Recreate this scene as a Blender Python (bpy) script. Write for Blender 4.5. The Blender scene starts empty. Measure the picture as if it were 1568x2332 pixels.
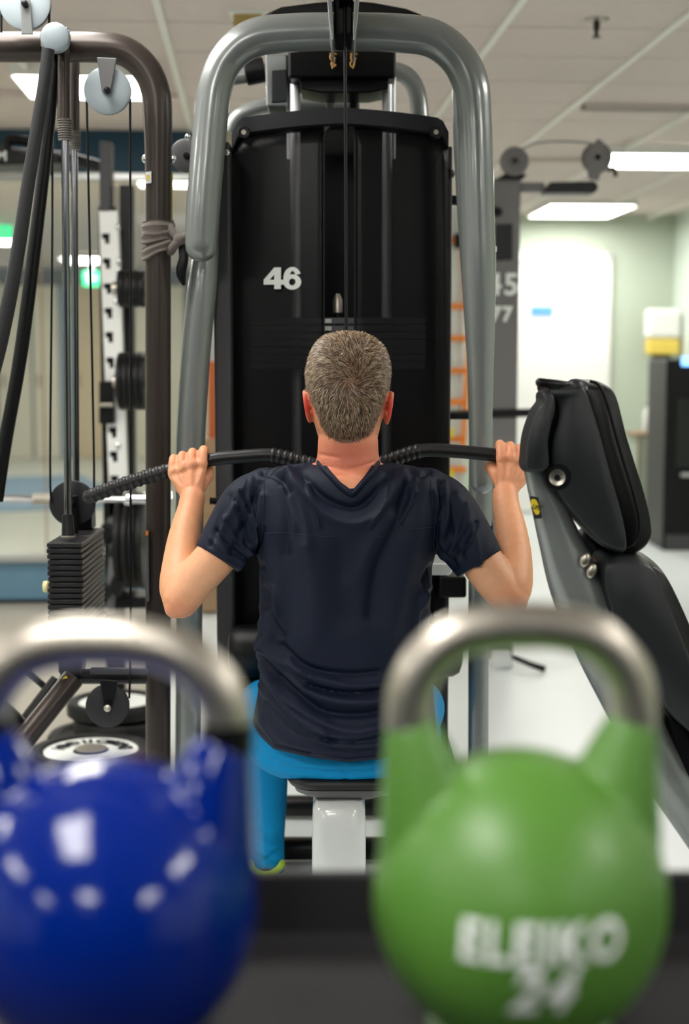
import bpy, bmesh, math, random
import numpy as np
from mathutils import Vector, Matrix, Euler
from mathutils.bvhtree import BVHTree
random.seed(7); rng = np.random.default_rng(7)
scn = bpy.context.scene
C = scn.collection
# ---------------------------------------------------------------- camera
F = 3239.0; CX, CY = 784.0, 1166.0; CAMZ = 1.31
PITCH = math.atan(346.0 / F)
cam_data = bpy.data.cameras.new('camera'); cam = bpy.data.objects.new('camera', cam_data); C.objects.link(cam)
cam.location = (0, 0, CAMZ); cam.rotation_euler = (math.pi / 2 - PITCH, 0, 0)
cam_data.sensor_fit = 'VERTICAL'; cam_data.sensor_height = 36.0; cam_data.lens = F / 2332 * 36.0
cam_data.clip_start = 0.02; cam_data.clip_end = 100
cam_data.dof.use_dof = True; cam_data.dof.focus_distance = 2.80; cam_data.dof.aperture_fstop = 2.5
scn.camera = cam
# ---------------------------------------------------------------- world and exposure
w = bpy.data.worlds.new('world'); scn.world = w; w.use_nodes = True
w.node_tree.nodes['Background'].inputs[0].default_value = (0.9, 0.95, 1.0, 1)
w.node_tree.nodes['Background'].inputs[1].default_value = 0.3
scn.view_settings.view_transform = 'Standard'; scn.view_settings.look = 'None'
scn.view_settings.gamma = 1.0; scn.view_settings.use_curve_mapping = False
scn.view_settings.exposure = 0.5
LAMP = 15.0       # strength of every ceiling panel
ROOM = math.radians(3.6)      # the room stands slightly turned to the camera
CEIL = 2.51
# ---------------------------------------------------------------- helpers
_c, _s = math.cos(PITCH), math.sin(PITCH)
def P(px, py, D):
    """point seen at photo pixel px,py lying on the vertical plane y = D"""
    a = (px - CX) / F; b = -(py - CY) / F
    d = Vector((a, _c + b * _s, -_s + b * _c)); k = D / d.y
    return Vector((d.x * k, D, CAMZ + d.z * k))
def PZ(px, py, z):
    a = (px - CX) / F; b = -(py - CY) / F
    d = Vector((a, _c + b * _s, -_s + b * _c)); k = (z - CAMZ) / d.z
    return Vector((d.x * k, d.y * k, z))
def PJ(V):
    V = np.asarray(V, float); x = V[..., 0]; y = V[..., 1]; z = V[..., 2] - CAMZ
    f = y * _c - z * _s; u = y * _s + z * _c
    return CX + F * x / f, CY - F * u / f
def S(px, D): return px * D / F
def W(x, y, z=0.0):
    return Vector((x * math.cos(ROOM) - y * math.sin(ROOM), x * math.sin(ROOM) + y * math.cos(ROOM), z))
def lin(c):
    return tuple(((v / 255.0) / 12.92 if v / 255.0 <= 0.04045 else ((v / 255.0 + 0.055) / 1.055) ** 2.4) for v in c) + (1.0,)
def mat(name, rgb, rough=0.5, metal=0.0, bump=0.0, bscale=80.0, var=0.0, vscale=6.0, spec=0.5, coat=0.0, sheen=0.0, emit=None, sss=0.0, attr=None, trans=0.0, stretch=None, rvar=0.0):
    m = bpy.data.materials.new(name); m.use_nodes = True
    nt = m.node_tree; N = nt.nodes; L = nt.links; b = N['Principled BSDF']
    col = lin(rgb)
    b.inputs['Base Color'].default_value = col; b.inputs['Roughness'].default_value = rough
    b.inputs['Metallic'].default_value = metal; b.inputs['Specular IOR Level'].default_value = spec
    b.inputs['Coat Weight'].default_value = coat; b.inputs['Coat Roughness'].default_value = 0.08
    b.inputs['Sheen Weight'].default_value = sheen
    if sss: b.inputs['Subsurface Weight'].default_value = sss; b.inputs['Subsurface Radius'].default_value = (1.0, 0.35, 0.2); b.inputs['Subsurface Scale'].default_value = 0.008
    tc = N.new('ShaderNodeTexCoord'); mp = N.new('ShaderNodeMapping'); L.new(tc.outputs['Object'], mp.inputs[0])
    if stretch: mp.inputs['Scale'].default_value = stretch
    src = None
    if attr:
        at = N.new('ShaderNodeAttribute'); at.attribute_name = attr; src = at.outputs['Color']; L.new(src, b.inputs['Base Color'])
    if var > 0:
        nz = N.new('ShaderNodeTexNoise'); nz.inputs['Scale'].default_value = vscale; nz.inputs['Detail'].default_value = 5; L.new(mp.outputs[0], nz.inputs['Vector'])
        mx = N.new('ShaderNodeMixRGB'); mx.blend_type = 'MULTIPLY'; mx.inputs[0].default_value = 1.0
        rp = N.new('ShaderNodeMapRange'); rp.inputs[1].default_value = 0.25; rp.inputs[2].default_value = 0.75; rp.inputs[3].default_value = 1 - var; rp.inputs[4].default_value = 1 + var * 0.6
        L.new(nz.outputs[0], rp.inputs[0]); L.new(rp.outputs[0], mx.inputs[2])
        if src: L.new(src, mx.inputs[1])
        else: mx.inputs[1].default_value = col
        L.new(mx.outputs[0], b.inputs['Base Color'])
        if rvar:
            rr = N.new('ShaderNodeMapRange'); rr.inputs[1].default_value = 0.3; rr.inputs[2].default_value = 0.7; rr.inputs[3].default_value = rough - rvar; rr.inputs[4].default_value = rough + rvar
            L.new(nz.outputs[0], rr.inputs[0]); L.new(rr.outputs[0], b.inputs['Roughness'])
    if bump > 0:
        nb = N.new('ShaderNodeTexNoise'); nb.inputs['Scale'].default_value = bscale; nb.inputs['Detail'].default_value = 4; L.new(mp.outputs[0], nb.inputs['Vector'])
        bp = N.new('ShaderNodeBump'); bp.inputs['Strength'].default_value = bump; bp.inputs['Distance'].default_value = 0.002
        L.new(nb.outputs[0], bp.inputs['Height']); L.new(bp.outputs[0], b.inputs['Normal'])
    if emit: b.inputs['Emission Color'].default_value = lin(emit[0]); b.inputs['Emission Strength'].default_value = emit[1]
    if trans > 0:
        o = N['Material Output']; t = N.new('ShaderNodeBsdfTransparent'); s = N.new('ShaderNodeMixShader'); s.inputs[0].default_value = trans
        L.new(b.outputs[0], s.inputs[1]); L.new(t.outputs[0], s.inputs[2]); L.new(s.outputs[0], o.inputs['Surface'])
    return m
def catmull(pts, n=6, closed=False):
    pts = [np.array(p, float) for p in pts]; out = []; N = len(pts)
    rngs = range(N if closed else N - 1)
    for i in rngs:
        g = (lambda k: pts[k % N]) if closed else (lambda k: pts[min(max(k, 0), N - 1)])
        p0, p1, p2, p3 = g(i - 1), g(i), g(i + 1), g(i + 2)
        for j in range(n):
            t = j / n
            out.append(0.5 * ((2 * p1) + (-p0 + p2) * t + (2 * p0 - 5 * p1 + 4 * p2 - p3) * t * t + (-p0 + 3 * p1 - 3 * p2 + p3) * t ** 3))
    if not closed: out.append(pts[-1])
    return out
def interp(vals, n=6):
    return [float(v[0]) for v in catmull([(v,) for v in vals], n)]
class MB:
    def __init__(s): s.v = []; s.f = []
    def add(s, v, f):
        o = len(s.v); s.v += [tuple(map(float, p)) for p in v]; s.f += [tuple(i + o for i in q) for q in f]; return s
    def box(s, c, size, rot=None):
        c = Vector(c); M = Euler(rot).to_matrix() if rot else Matrix.Identity(3)
        v = [c + M @ Vector((x * size[0] / 2, y * size[1] / 2, z * size[2] / 2)) for x in (-1, 1) for y in (-1, 1) for z in (-1, 1)]
        return s.add(v, [(0, 1, 3, 2), (4, 6, 7, 5), (0, 4, 5, 1), (2, 3, 7, 6), (0, 2, 6, 4), (1, 5, 7, 3)])
    def bar(s, a, b, wx, wy, up=(0, 0, 1)):
        """square section bar from a to b"""
        a = Vector(a); b = Vector(b); t = (b - a).normalized(); u = Vector(up)
        x = t.cross(u)
        if x.length < 1e-4: x = t.cross(Vector((0, 1, 0)))
        x.normalize(); y = x.cross(t)
        v = [p + x * i * wx / 2 + y * j * wy / 2 for p in (a, b) for i, j in ((-1, -1), (1, -1), (1, 1), (-1, 1))]
        return s.add(v, [(3, 2, 1, 0), (4, 5, 6, 7)] + [(k, (k + 1) % 4, (k + 1) % 4 + 4, k + 4) for k in range(4)])
    def loft(s, rings, cap=True):
        n = len(rings[0]); v = [p for r in rings for p in r]; f = []
        for i in range(len(rings) - 1):
            for j in range(n):
                k = (j + 1) % n; f.append((i * n + j, i * n + k, (i + 1) * n + k, (i + 1) * n + j))
        if cap: f.append(tuple(range(n - 1, -1, -1))); f.append(tuple((len(rings) - 1) * n + j for j in range(n)))
        return s.add(v, f)
    def tube(s, pts, r, seg=16, smooth=0, rnd=False, ell=None, up=None):
        pts = [Vector(p) for p in pts]; rr = list(r) if hasattr(r, '__len__') else [r] * len(pts)
        if smooth: rr = interp(rr, smooth); pts = [Vector(p) for p in catmull(pts, smooth)]
        if rnd:
            a, b = pts[0], pts[-1]; ta = (pts[0] - pts[1]).normalized(); tb = (pts[-1] - pts[-2]).normalized()
            pre = [(a + ta * rr[0] * math.sin(q), rr[0] * math.cos(q)) for q in (1.45, 1.1, .75, .38)]
            post = [(b + tb * rr[-1] * math.sin(q), rr[-1] * math.cos(q)) for q in (.38, .75, 1.1, 1.45)]
            pts = [p for p, _ in pre] + pts + [p for p, _ in post]; rr = [q for _, q in pre] + rr + [q for _, q in post]
        n = len(pts); T = []
        for i in range(n):
            t = pts[min(i + 1, n - 1)] - pts[max(i - 1, 0)]; T.append(t.normalized())
        u = Vector(up) if up else (Vector((0, 1, 0)) if abs(T[0].y) < 0.9 else Vector((1, 0, 0)))
        x = (u - T[0] * u.dot(T[0])).normalized(); rings = []
        for i in range(n):
            x = (x - T[i] * x.dot(T[i])).normalized(); y = T[i].cross(x)
            ex, ey = ell if ell else (1, 1)
            rings.append([pts[i] + x * math.cos(a) * rr[i] * ex + y * math.sin(a) * rr[i] * ey for a in [2 * math.pi * k / seg for k in range(seg)]])
        return s.loft(rings)
    def lathe(s, prof, o=(0, 0, 0), axis=(0, 0, 1), seg=32, cap=True):
        o = Vector(o); ax = Vector(axis).normalized(); q = Vector((0, 0, 1)).rotation_difference(ax).to_matrix(); rings = []
        for r, h in prof:
            r = max(r, 1e-4); rings.append([o + q @ Vector((r * math.cos(2 * math.pi * k / seg), r * math.sin(2 * math.pi * k / seg), h)) for k in range(seg)])
        return s.loft(rings, cap)
    def ball(s, c, rad, seg=20, rot=None):
        c = Vector(c); M = Euler(rot).to_matrix() if rot else Matrix.Identity(3); n = seg // 2; rings = []
        for i in range(n + 1):
            a = math.pi * min(max(i / n, 0.01), 0.99)
            rings.append([c + M @ Vector((rad[0] * math.sin(a) * math.cos(t), rad[1] * math.sin(a) * math.sin(t), -rad[2] * math.cos(a))) for t in [2 * math.pi * k / seg for k in range(seg)]])
        return s.loft(rings)
    def prism(s, poly, D0, D1):
        """outline in photo pixels taken at depth D0, real thickness back to D1"""
        a = [P(x, y, D0) for x, y in poly]; b = [Vector((p.x, D1, p.z)) for p in a]
        n = len(a); return s.add(a + b, [tuple(range(n)), tuple(range(2 * n - 1, n - 1, -1))] + [(i, i + n, (i + 1) % n + n, (i + 1) % n) for i in range(n)])
    def puff(s, poly, D, half, inset=0.2, n=7, smooth=6, shear=(0, 0)):
        """rounded cushion: outline in pixels at depth D, swelling to thickness 2*half"""
        o = catmull(poly, smooth, True) if smooth else [np.array(p) for p in poly]
        pts = [P(p[0], p[1], D) for p in o]; c = sum(pts, Vector()) / len(pts); rings = []
        qs = [(-math.pi / 2 + math.pi * i / (2 * n)) for i in range(2 * n + 1)]
        for q in qs:
            k = 1 - inset * (1 - math.cos(q)); d = half * math.sin(q)
            rings.append([c + (p - c) * k + Vector((d * shear[0], d, d * shear[1])) for p in pts])
        return s.loft(rings)
    def build(s, name, m=None, parent=None, bevel=0, seg=2, sharp=35, flat=False):
        me = bpy.data.meshes.new(name); me.from_pydata(s.v, [], s.f); me.validate()
        bm = bmesh.new(); bm.from_mesh(me); bmesh.ops.recalc_face_normals(bm, faces=bm.faces); bm.to_mesh(me); bm.free()
        return link(name, me, m, parent, bevel, seg, sharp, flat)
def link(name, me, m=None, parent=None, bevel=0, seg=2, sharp=35, flat=False):
    o = bpy.data.objects.new(name, me); C.objects.link(o)
    if m: me.materials.append(m)
    if not flat:
        me.shade_smooth()
        if sharp: me.set_sharp_from_angle(angle=math.radians(sharp))
    if parent: o.parent = parent; o.matrix_parent_inverse = Matrix.Translation(-parent.location) if parent.type == 'EMPTY' else Matrix.Identity(4)
    if bevel:
        b = o.modifiers.new('bevel', 'BEVEL'); b.width = bevel; b.segments = seg; b.limit_method = 'ANGLE'; b.angle_limit = math.radians(40)
        if not flat: b.harden_normals = True
    return o
def tag(o, label=None, cat=None, group=None, kind=None):
    if label: o['label'] = label
    if cat: o['category'] = cat
    if group: o['group'] = group
    if kind: o['kind'] = kind
    return o
def thing(name, loc, label, cat, group=None):
    o = bpy.data.objects.new(name, None); C.objects.link(o); o.location = loc; o.empty_display_size = 0.05
    return tag(o, label, cat, group)
def evalmesh(o):
    dg = bpy.context.evaluated_depsgraph_get(); dg.update(); me = bpy.data.meshes.new_from_object(o.evaluated_get(dg)); return me
def vox(mb, size, it=4, fac=0.5):
    me = bpy.data.meshes.new('t'); me.from_pydata(mb.v, [], mb.f)
    bm = bmesh.new(); bm.from_mesh(me); bmesh.ops.recalc_face_normals(bm, faces=bm.faces); bm.to_mesh(me); bm.free()
    o = bpy.data.objects.new('t', me); C.objects.link(o)
    r = o.modifiers.new('r', 'REMESH'); r.mode = 'VOXEL'; r.voxel_size = size
    if it: q = o.modifiers.new('s', 'SMOOTH'); q.iterations = it; q.factor = fac
    out = evalmesh(o); bpy.data.objects.remove(o); return out
def getv(me):
    a = np.empty(len(me.vertices) * 3); me.vertices.foreach_get('co', a); return a.reshape(-1, 3)
def setv(me, a): me.vertices.foreach_set('co', np.ascontiguousarray(a).ravel()); me.update()
def getn(me):
    a = np.empty(len(me.vertices) * 3); me.vertex_normals.foreach_get('vector', a); return a.reshape(-1, 3)
def textmesh(body, size, bold=0.0, shear=0.0, res=3, depth=0.0, sub=0):
    cu = bpy.data.curves.new('t', 'FONT'); cu.body = body; cu.size = size; cu.offset = bold; cu.shear = shear; cu.resolution_u = res; cu.extrude = depth
    cu.space_character = 1.12; cu.align_x = 'CENTER'; cu.align_y = 'CENTER'
    o = bpy.data.objects.new('t', cu); C.objects.link(o); me = evalmesh(o); bpy.data.objects.remove(o)
    if sub:
        bm = bmesh.new(); bm.from_mesh(me); bmesh.ops.triangulate(bm, faces=bm.faces)
        for _ in range(sub): bmesh.ops.subdivide_edges(bm, edges=[e for e in bm.edges if e.calc_length() > size * 0.12], cuts=1)
        bmesh.ops.triangulate(bm, faces=bm.faces); bm.to_mesh(me); bm.free()
    return me
def seglines(px, py, line):
    """distance of points to a pixel polyline"""
    d = np.full(px.shape, 1e9); L = catmull(line, 4)
    for a, b in zip(L[:-1], L[1:]):
        ab = b - a; t = np.clip(((px - a[0]) * ab[0] + (py - a[1]) * ab[1]) / max(ab @ ab, 1e-6), 0, 1)
        d = np.minimum(d, np.hypot(px - a[0] - t * ab[0], py - a[1] - t * ab[1]))
    return d
# ---------------------------------------------------------------- materials
M = {}
M['ceil'] = mat('ceiling_tile', (214, 201, 195), 0.9, bump=0.3, bscale=300, var=0.03, vscale=20)
M['rail'] = mat('ceiling_rail', (236, 234, 226), 0.5)
M['gap'] = mat('ceiling_void', (120, 112, 106), 0.9)
M['floor'] = mat('pale_vinyl', (216, 222, 222), 0.34, var=0.04, vscale=1.5)
M['floor2'] = mat('grey_green_vinyl', (190, 194, 180), 0.3, var=0.06, vscale=2)
M['sage'] = mat('sage_paint', (186, 197, 180), 0.7, var=0.02, vscale=3, bump=0.1, bscale=200)
M['cream'] = mat('cream_paint', (222, 216, 192), 0.6, var=0.03)
M['tan'] = mat('tan_paint', (206, 184, 144), 0.6, var=0.03)
M['white'] = mat('white_paint', (240, 240, 236), 0.45)
M['teal'] = mat('teal_paint', (18, 60, 82), 0.6, var=0.05)
M['teal2'] = mat('pale_blue_paint', (96, 134, 158), 0.6, var=0.05)
M['alu'] = mat('brushed_aluminium', (190, 192, 190), 0.35, 0.8, bump=0.05)
M['silver'] = mat('silver_paint', (128, 132, 130), 0.26, 0.3, bump=0.03, bscale=400, coat=0.5, var=0.02)
M['grey'] = mat('grey_paint', (92, 91, 92), 0.4, 0.2, var=0.03)
M['ltgrey'] = mat('light_grey_plastic', (205, 208, 206), 0.25, coat=0.6, var=0.02)
M['grey2'] = mat('mid_grey_paint', (116, 113, 112), 0.45, 0.1, var=0.03)
M['charcoal'] = mat('charcoal_paint', (64, 64, 66), 0.45, 0.1, spec=0.35, bump=0.08, bscale=500)
M['bronze'] = mat('dark_bronze_paint', (62, 54, 50), 0.3, 0.35, spec=0.4, bump=0.05, bscale=500, var=0.06)
M['black'] = mat('black_plastic', (8, 8, 10), 0.4, spec=0.25, bump=0.06, bscale=500)
M['blackm'] = mat('black_satin_metal', (13, 13, 15), 0.36, 0.1, spec=0.35, bump=0.04, bscale=400, var=0.1)
M['leather'] = mat('black_vinyl_upholstery', (8, 8, 9), 0.32, bump=0.3, bscale=700, spec=0.35)
M['shell'] = mat('charcoal_moulded_plastic', (33, 35, 38), 0.4, spec=0.35, bump=0.25, bscale=900)
M['smoke'] = mat('smoked_plastic', (5, 5, 8), 0.3, bump=0.1, bscale=500, trans=0.42, spec=0.35)
M['rod'] = mat('satin_rod_steel', (235, 236, 240), 0.35, 0.45)
M['chrome2'] = mat('dull_chrome', (140, 140, 146), 0.14, 1.0)
M['chrome'] = mat('chrome', (225, 225, 228), 0.08, 1.0)
M['steel'] = mat('bare_steel', (186, 179, 167), 0.38, 1.0, bump=0.06, bscale=120, var=0.12, vscale=25)
M['pulley'] = mat('pale_pulley_disc', (150, 160, 165), 0.45, 0.2, bump=0.05)
M['pulleyd'] = mat('dark_pulley_disc', (34, 34, 37), 0.5, 0.1, bump=0.05)
M['rubber'] = mat('black_rubber', (14, 14, 14), 0.5, spec=0.3, bump=0.15, bscale=300, var=0.08)
M['greyrub'] = mat('grey_ribbed_rubber', (112, 107, 102), 0.5)
M['cable'] = mat('black_cable', (8, 8, 9), 0.45, spec=0.3)
M['grip'] = mat('dark_grey_grip_rubber', (28, 28, 29), 0.4, spec=0.4, bump=0.2, bscale=260)
M['plate'] = mat('stack_plate', (34, 33, 35), 0.5, 0.1, spec=0.35, bump=0.1, bscale=300, var=0.08)
M['plate2'] = mat('lifted_plate', (96, 96, 100), 0.5, 0.1)
M['plateside'] = mat('stack_plate_edge', (96, 84, 76), 0.5, 0.3)
M['label_w'] = mat('white_print', (240, 244, 240), 0.5)
M['label_k'] = mat('black_print', (24, 24, 26), 0.5)
M['gold'] = mat('gold_print', (176, 128, 48), 0.5)
M['yellow'] = mat('yellow_plastic', (222, 196, 40), 0.45)
M['yellow2'] = mat('yellow_tint_plastic', (232, 206, 96), 0.4)
M['cream2'] = mat('cream_knob_plastic', (236, 226, 168), 0.4)
M['orange'] = mat('orange_plastic', (232, 132, 34), 0.45)
M['red'] = mat('red_print', (150, 40, 36), 0.5)
M['blueprint'] = mat('blue_print', (96, 160, 208), 0.5)
M['brown'] = mat('brown_wood', (150, 122, 92), 0.5, var=0.15, stretch=(1, 8, 8))
M['cloth'] = mat('grey_jersey_cloth', (108, 98, 92), 0.9, bump=0.5, bscale=500, sheen=0.3)
M['green'] = mat('green_powder_coat', (82, 130, 48), 0.4, bump=0.1, bscale=500, var=0.05, vscale=8)
M['blue'] = mat('blue_gloss_enamel', (0, 30, 118), 0.12, spec=0.35, coat=0.2, var=0.05)
M['rack'] = mat('black_rubber_shelf', (36, 35, 37), 0.6, spec=0.3, bump=0.2, bscale=300, var=0.1)
M['glass'] = mat('pane_glass', (225, 232, 226), 0.03, trans=0.93)
M['shirt'] = mat('navy_jersey', (5, 17, 41), 0.6, bump=0.35, bscale=1100, spec=0.3, var=0.05, vscale=4)
M['seam'] = mat('navy_thread', (12, 20, 42), 0.8)
M['trouser'] = mat('bright_blue_stretch_cloth', (0, 134, 192), 0.65, bump=0.25, bscale=900, spec=0.2)
M['skin'] = mat('skin', (222, 160, 130), 0.46, sss=0.12, attr='tone', bump=0.35, bscale=420, var=0.07, vscale=55)
M['hair'] = mat('short_hair', (140, 120, 98), 0.5, attr='tone')
M['eye'] = mat('eye_white', (235, 232, 228), 0.15)
M['iris'] = mat('iris', (50, 60, 70), 0.15)
M['lime'] = mat('lime_shoe_fabric', (168, 200, 56), 0.6, bump=0.2)
M['screen'] = mat('lit_blue_screen', (60, 120, 200), 0.3, emit=((130, 190, 255), 2.0))
M['exit'] = mat('lit_green_sign', (20, 160, 100), 0.3, emit=((20, 190, 120), 1.3))
M['lamp'] = mat('lamp_diffuser', (255, 252, 245), 0.5, emit=((255, 252, 247), LAMP))
# ================================================================ SETTING
def st(o): o['kind'] = 'structure'; return o
def wbox(mb, x0, x1, y0, y1, z0, z1):
    """box given in the turned room's own axes"""
    v = [W(x, y, z) for x in (x0, x1) for y in (y0, y1) for z in (z0, z1)]
    return mb.add(v, [(0, 1, 3, 2), (4, 6, 7, 5), (0, 4, 5, 1), (2, 3, 7, 6), (0, 2, 6, 4), (1, 5, 7, 3)])
XL, XR, XS = -4.6, 3.64, -0.19
st(wbox(MB(), XL - .2, XR + 2, -4, 19.6, -.1, 0).build('floor', M['floor'], flat=True))
st(wbox(MB(), XL, XR, -4, 1.75, 0, .012).build('floor_dark_added', M['rack'], flat=True))  # unseen dark sheet added to cut light bouncing onto camera-facing surfaces
M['floor_shade'] = mat('shaded_grey_vinyl', (172, 166, 152), 0.36, var=0.05, vscale=2)
st(wbox(MB(), XL, -.35, 4.3, 7.68, 0, .003).build('floor_left_shade', M['floor_shade'], flat=True))  # thin sheet over the floor, left-hand shade put into its grey
# ceiling slab, tiles, rails
ceil = st(wbox(MB(), XL - .2, XR + 2, -4, 19.8, CEIL + .03, CEIL + .13).build('ceiling', M['ceil'], flat=True))
gx0, gy0, TX, TY = .90, 5.26, .61, .5
def lamp(n, cx, cy, sx, sy, label, group):
    t = thing('ceiling_lamp', W(cx, cy, CEIL), label, 'lamp', group)
    f = MB()
    for a, b, c, d in ((-1, -1, 1, -.94), (-1, .94, 1, 1), (-1, -.94, -.96, .94), (.96, -.94, 1, .94)):
        wbox(f, cx + a * sx / 2, cx + c * sx / 2, cy + b * sy / 2, cy + d * sy / 2, CEIL - .035, CEIL + .028)
    f.build('frame', M['white'], t)
    wbox(MB(), cx - sx * .48, cx + sx * .48, cy - sy * .47, cy + sy * .47, CEIL - .02, CEIL - .012).build('diffuser', M['lamp'], t)
    return t
lamps = [(-.70, 6.35, .60, .55, 'square ceiling panel lamp on the left, seen through the dark cable machine', None),
         (2.62, 8.45, 1.2, .60, 'long bright ceiling panel lamp on the right, cut by the edge of the photo', None),
         (2.58, 11.3, .68, .95, 'bright ceiling panel lamp farthest back on the right, above the white door', None)]
hid = [(-.7, 3.2), (2.4, 3.0), (-.7, .4), (2.4, .3), (-.7, -2.2), (2.4, -2.2), (-3.2, 3.2), (-3.2, .4), (-3.2, 6.35), (-3.2, -2.2)]
for i, (x, y, a, b, lb, g) in enumerate(lamps): lamp(i, x, y, a, b, lb, g)
for i, (x, y) in enumerate(hid): lamp(i + 5, x, y, .6, 1.15, 'ceiling panel lamp over the near part of the gym, out of the photo', 'ceiling lamps outside the frame')
tile_me = None
def inlamp(x0, x1, y0, y1):
    for l in lamps + [(x, y, .6, 1.15) for x, y in hid]:
        if x1 > l[0] - l[2] / 2 + .02 and x0 < l[0] + l[2] / 2 - .02 and y1 > l[1] - l[3] / 2 + .02 and y0 < l[1] + l[3] / 2 - .02: return True
    return False
ncount = 0
for j in range(-2, 14):
    for i in range(-8, 5):
        x0 = gx0 + i * TX; y0 = gy0 + j * TY
        if x0 + TX > XR or y0 + TY > 12.1: continue
        if y0 > 7.6 and x0 < XS - .1: continue
        if inlamp(x0, x0 + TX, y0, y0 + TY): continue
        if tile_me is None:
            b = MB(); g = .005; h = .022; e = .012
            b.add([(g, g, 0.03), (TX - g, g, 0.03), (TX - g, TY - g, 0.03), (g, TY - g, 0.03), (g, g, .008), (TX - g, g, .008), (TX - g, TY - g, .008), (g, TY - g, .008), (e, e, 0), (TX - e, e, 0), (TX - e, TY - e, 0), (e, TY - e, 0)],
                  [(0, 1, 2, 3), (0, 4, 5, 1), (1, 5, 6, 2), (2, 6, 7, 3), (3, 7, 4, 0), (4, 8, 9, 5), (5, 9, 10, 6), (6, 10, 11, 7), (7, 11, 8, 4), (8, 11, 10, 9)])
            o = b.build('ceiling_tile', M['ceil'], flat=True); tile_me = o.data; o.parent = ceil
        else:
            o = bpy.data.objects.new('ceiling_tile', tile_me); C.objects.link(o); o.parent = ceil
        p = W(x0, y0); o.location = (p.x, p.y, CEIL + random.uniform(-.0015, .0015)); o.rotation_euler = (0, 0, ROOM); ncount += 1
for i in range(-8, 5):
    x0 = gx0 + i * TX; y1 = 12.1 if x0 > XS else 7.65
    ys = [(gy0 - 1.0, y1)]
    for l in lamps:
        if abs(x0 - l[0]) < l[2] / 2: ys = [(a, b) for u, v in ys for a, b in ((u, min(v, l[1] - l[3] / 2)), (max(u, l[1] + l[3] / 2), v)) if b - a > .05]
    for a, b in ys: wbox(MB(), x0 - .013, x0 + .013, a, b, CEIL - .012, CEIL + .029).build('ceiling_rail', M['rail'], ceil, flat=True)
# dark slot diffuser in the ceiling on the right
p0 = PZ(1328, 238, CEIL); sl = thing('ceiling_slot', (p0.x + .6, p0.y, CEIL), 'long dark slot in the ceiling tiles at upper right', 'vent')
q = MB(); c0 = Vector((p0.x * math.cos(ROOM) + p0.y * math.sin(ROOM), -p0.x * math.sin(ROOM) + p0.y * math.cos(ROOM), 0))
wbox(q, c0.x, c0.x + 1.6, c0.y - .035, c0.y + .035, CEIL - .02, CEIL - .001); q.build('slot_opening', M['gap'], sl)
q = MB(); wbox(q, c0.x, c0.x + 1.6, c0.y - .05, c0.y - .036, CEIL - .024, CEIL); wbox(q, c0.x, c0.x + 1.6, c0.y + .036, c0.y + .05, CEIL - .024, CEIL); q.build('slot_frame', M['ceil'], sl)
# sprinkler
p = PZ(1358, 44, CEIL); t = thing('sprinkler', p, 'small metal fire sprinkler hanging from the ceiling at upper right', 'sprinkler')
MB().lathe([(.0, 0), (.045, 0), (.042, -.006), (.02, -.012), (0, -.012)], p).build('escutcheon', M['steel'], t)
MB().lathe([(.0, -.01), (.012, -.012), (.012, -.035), (.007, -.04), (.007, -.055), (.016, -.06), (.016, -.064), (0, -.064)], p, seg=16).build('sprinkler_head', M['bronze'], t)
# smoke detector like box, ochre
p = PZ(566, 32, CEIL); t = thing('ceiling_sensor', p, 'small ochre box on the ceiling behind the silver arch', 'sensor')
MB().box(p + Vector((0, 0, -.03)), (.10, .09, .05)).build('sensor_body', mat('ochre', (186, 160, 96), .5), t, bevel=.008)
MB().box(p + Vector((0, 0, -.003)), (.13, .12, .012)).build('sensor_base', M['white'], t, bevel=.003)
# walls of the main room
st(wbox(MB(), XS, XR + .1, 12.1, 12.25, 0, CEIL + .03).build('wall_back', M['sage'], flat=True))
st(wbox(MB(), XR, XR + .1, -4, 12.1, 0, CEIL + .03).build('wall_right', M['sage'], flat=True))
st(wbox(MB(), XL - .15, XL, -4, 19.5, 0, CEIL + .03).build('wall_left', M['sage'], flat=True))
st(wbox(MB(), XL, XR, -4.1, -4, 0, CEIL + .03).build('wall_front', M['teal'], flat=True))  # unseen wall, dark colour chosen to cut light from behind the camera
st(wbox(MB(), XS, XS + .12, 7.78, 12.1, 0, CEIL + .03).build('wall_inner', M['cream'], flat=True))
st(wbox(MB(), XS + .12, XR, 12.085, 12.1, 0, .07).build('baseboard_back', M['brown'], flat=True))
# lighter wall corner at far right
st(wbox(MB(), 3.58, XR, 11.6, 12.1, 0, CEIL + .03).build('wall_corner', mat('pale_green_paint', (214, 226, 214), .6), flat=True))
# white door in the back wall
def loc(px, py, D):
    v = P(px, py, D); return v.x * math.cos(ROOM) + v.y * math.sin(ROOM), v.z
dx0, _ = loc(1150, 800, 12.1); dx1, _ = loc(1396, 800, 12.1); dz = P(1200, 578, 12.1).z
d = thing('door_1', W((dx0 + dx1) / 2, 12.08, 0), None, None); d['kind'] = 'structure'
fr = MB()
for a, b, c, e in ((dx0 - .07, dx0, 0, dz + .02), (dx1 - .07, dx1, 0, dz + .02), (dx0 - .07, dx1, dz - .06, dz + .02)): wbox(fr, a, b, 12.03, 12.1, c, e)
fr.build('door_frame', M['white'], d, bevel=.006)
leaf = wbox(MB(), dx0, dx1 - .07, 12.05, 12.095, .01, dz - .06).build('door_leaf', M['white'], d, bevel=.004)
h = MB(); hp = W(dx1 - .14, 12.02, 1.03); h.tube([hp + Vector((0, .04, 0)), hp + Vector((0, -.02, 0)), hp + Vector((-.11, -.025, 0))], .009, 10, smooth=3, rnd=True); h.build('door_handle', M['alu'], leaf)
a = P(1212, 697, 12.1); b = P(1262, 718, 12.1)
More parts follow.
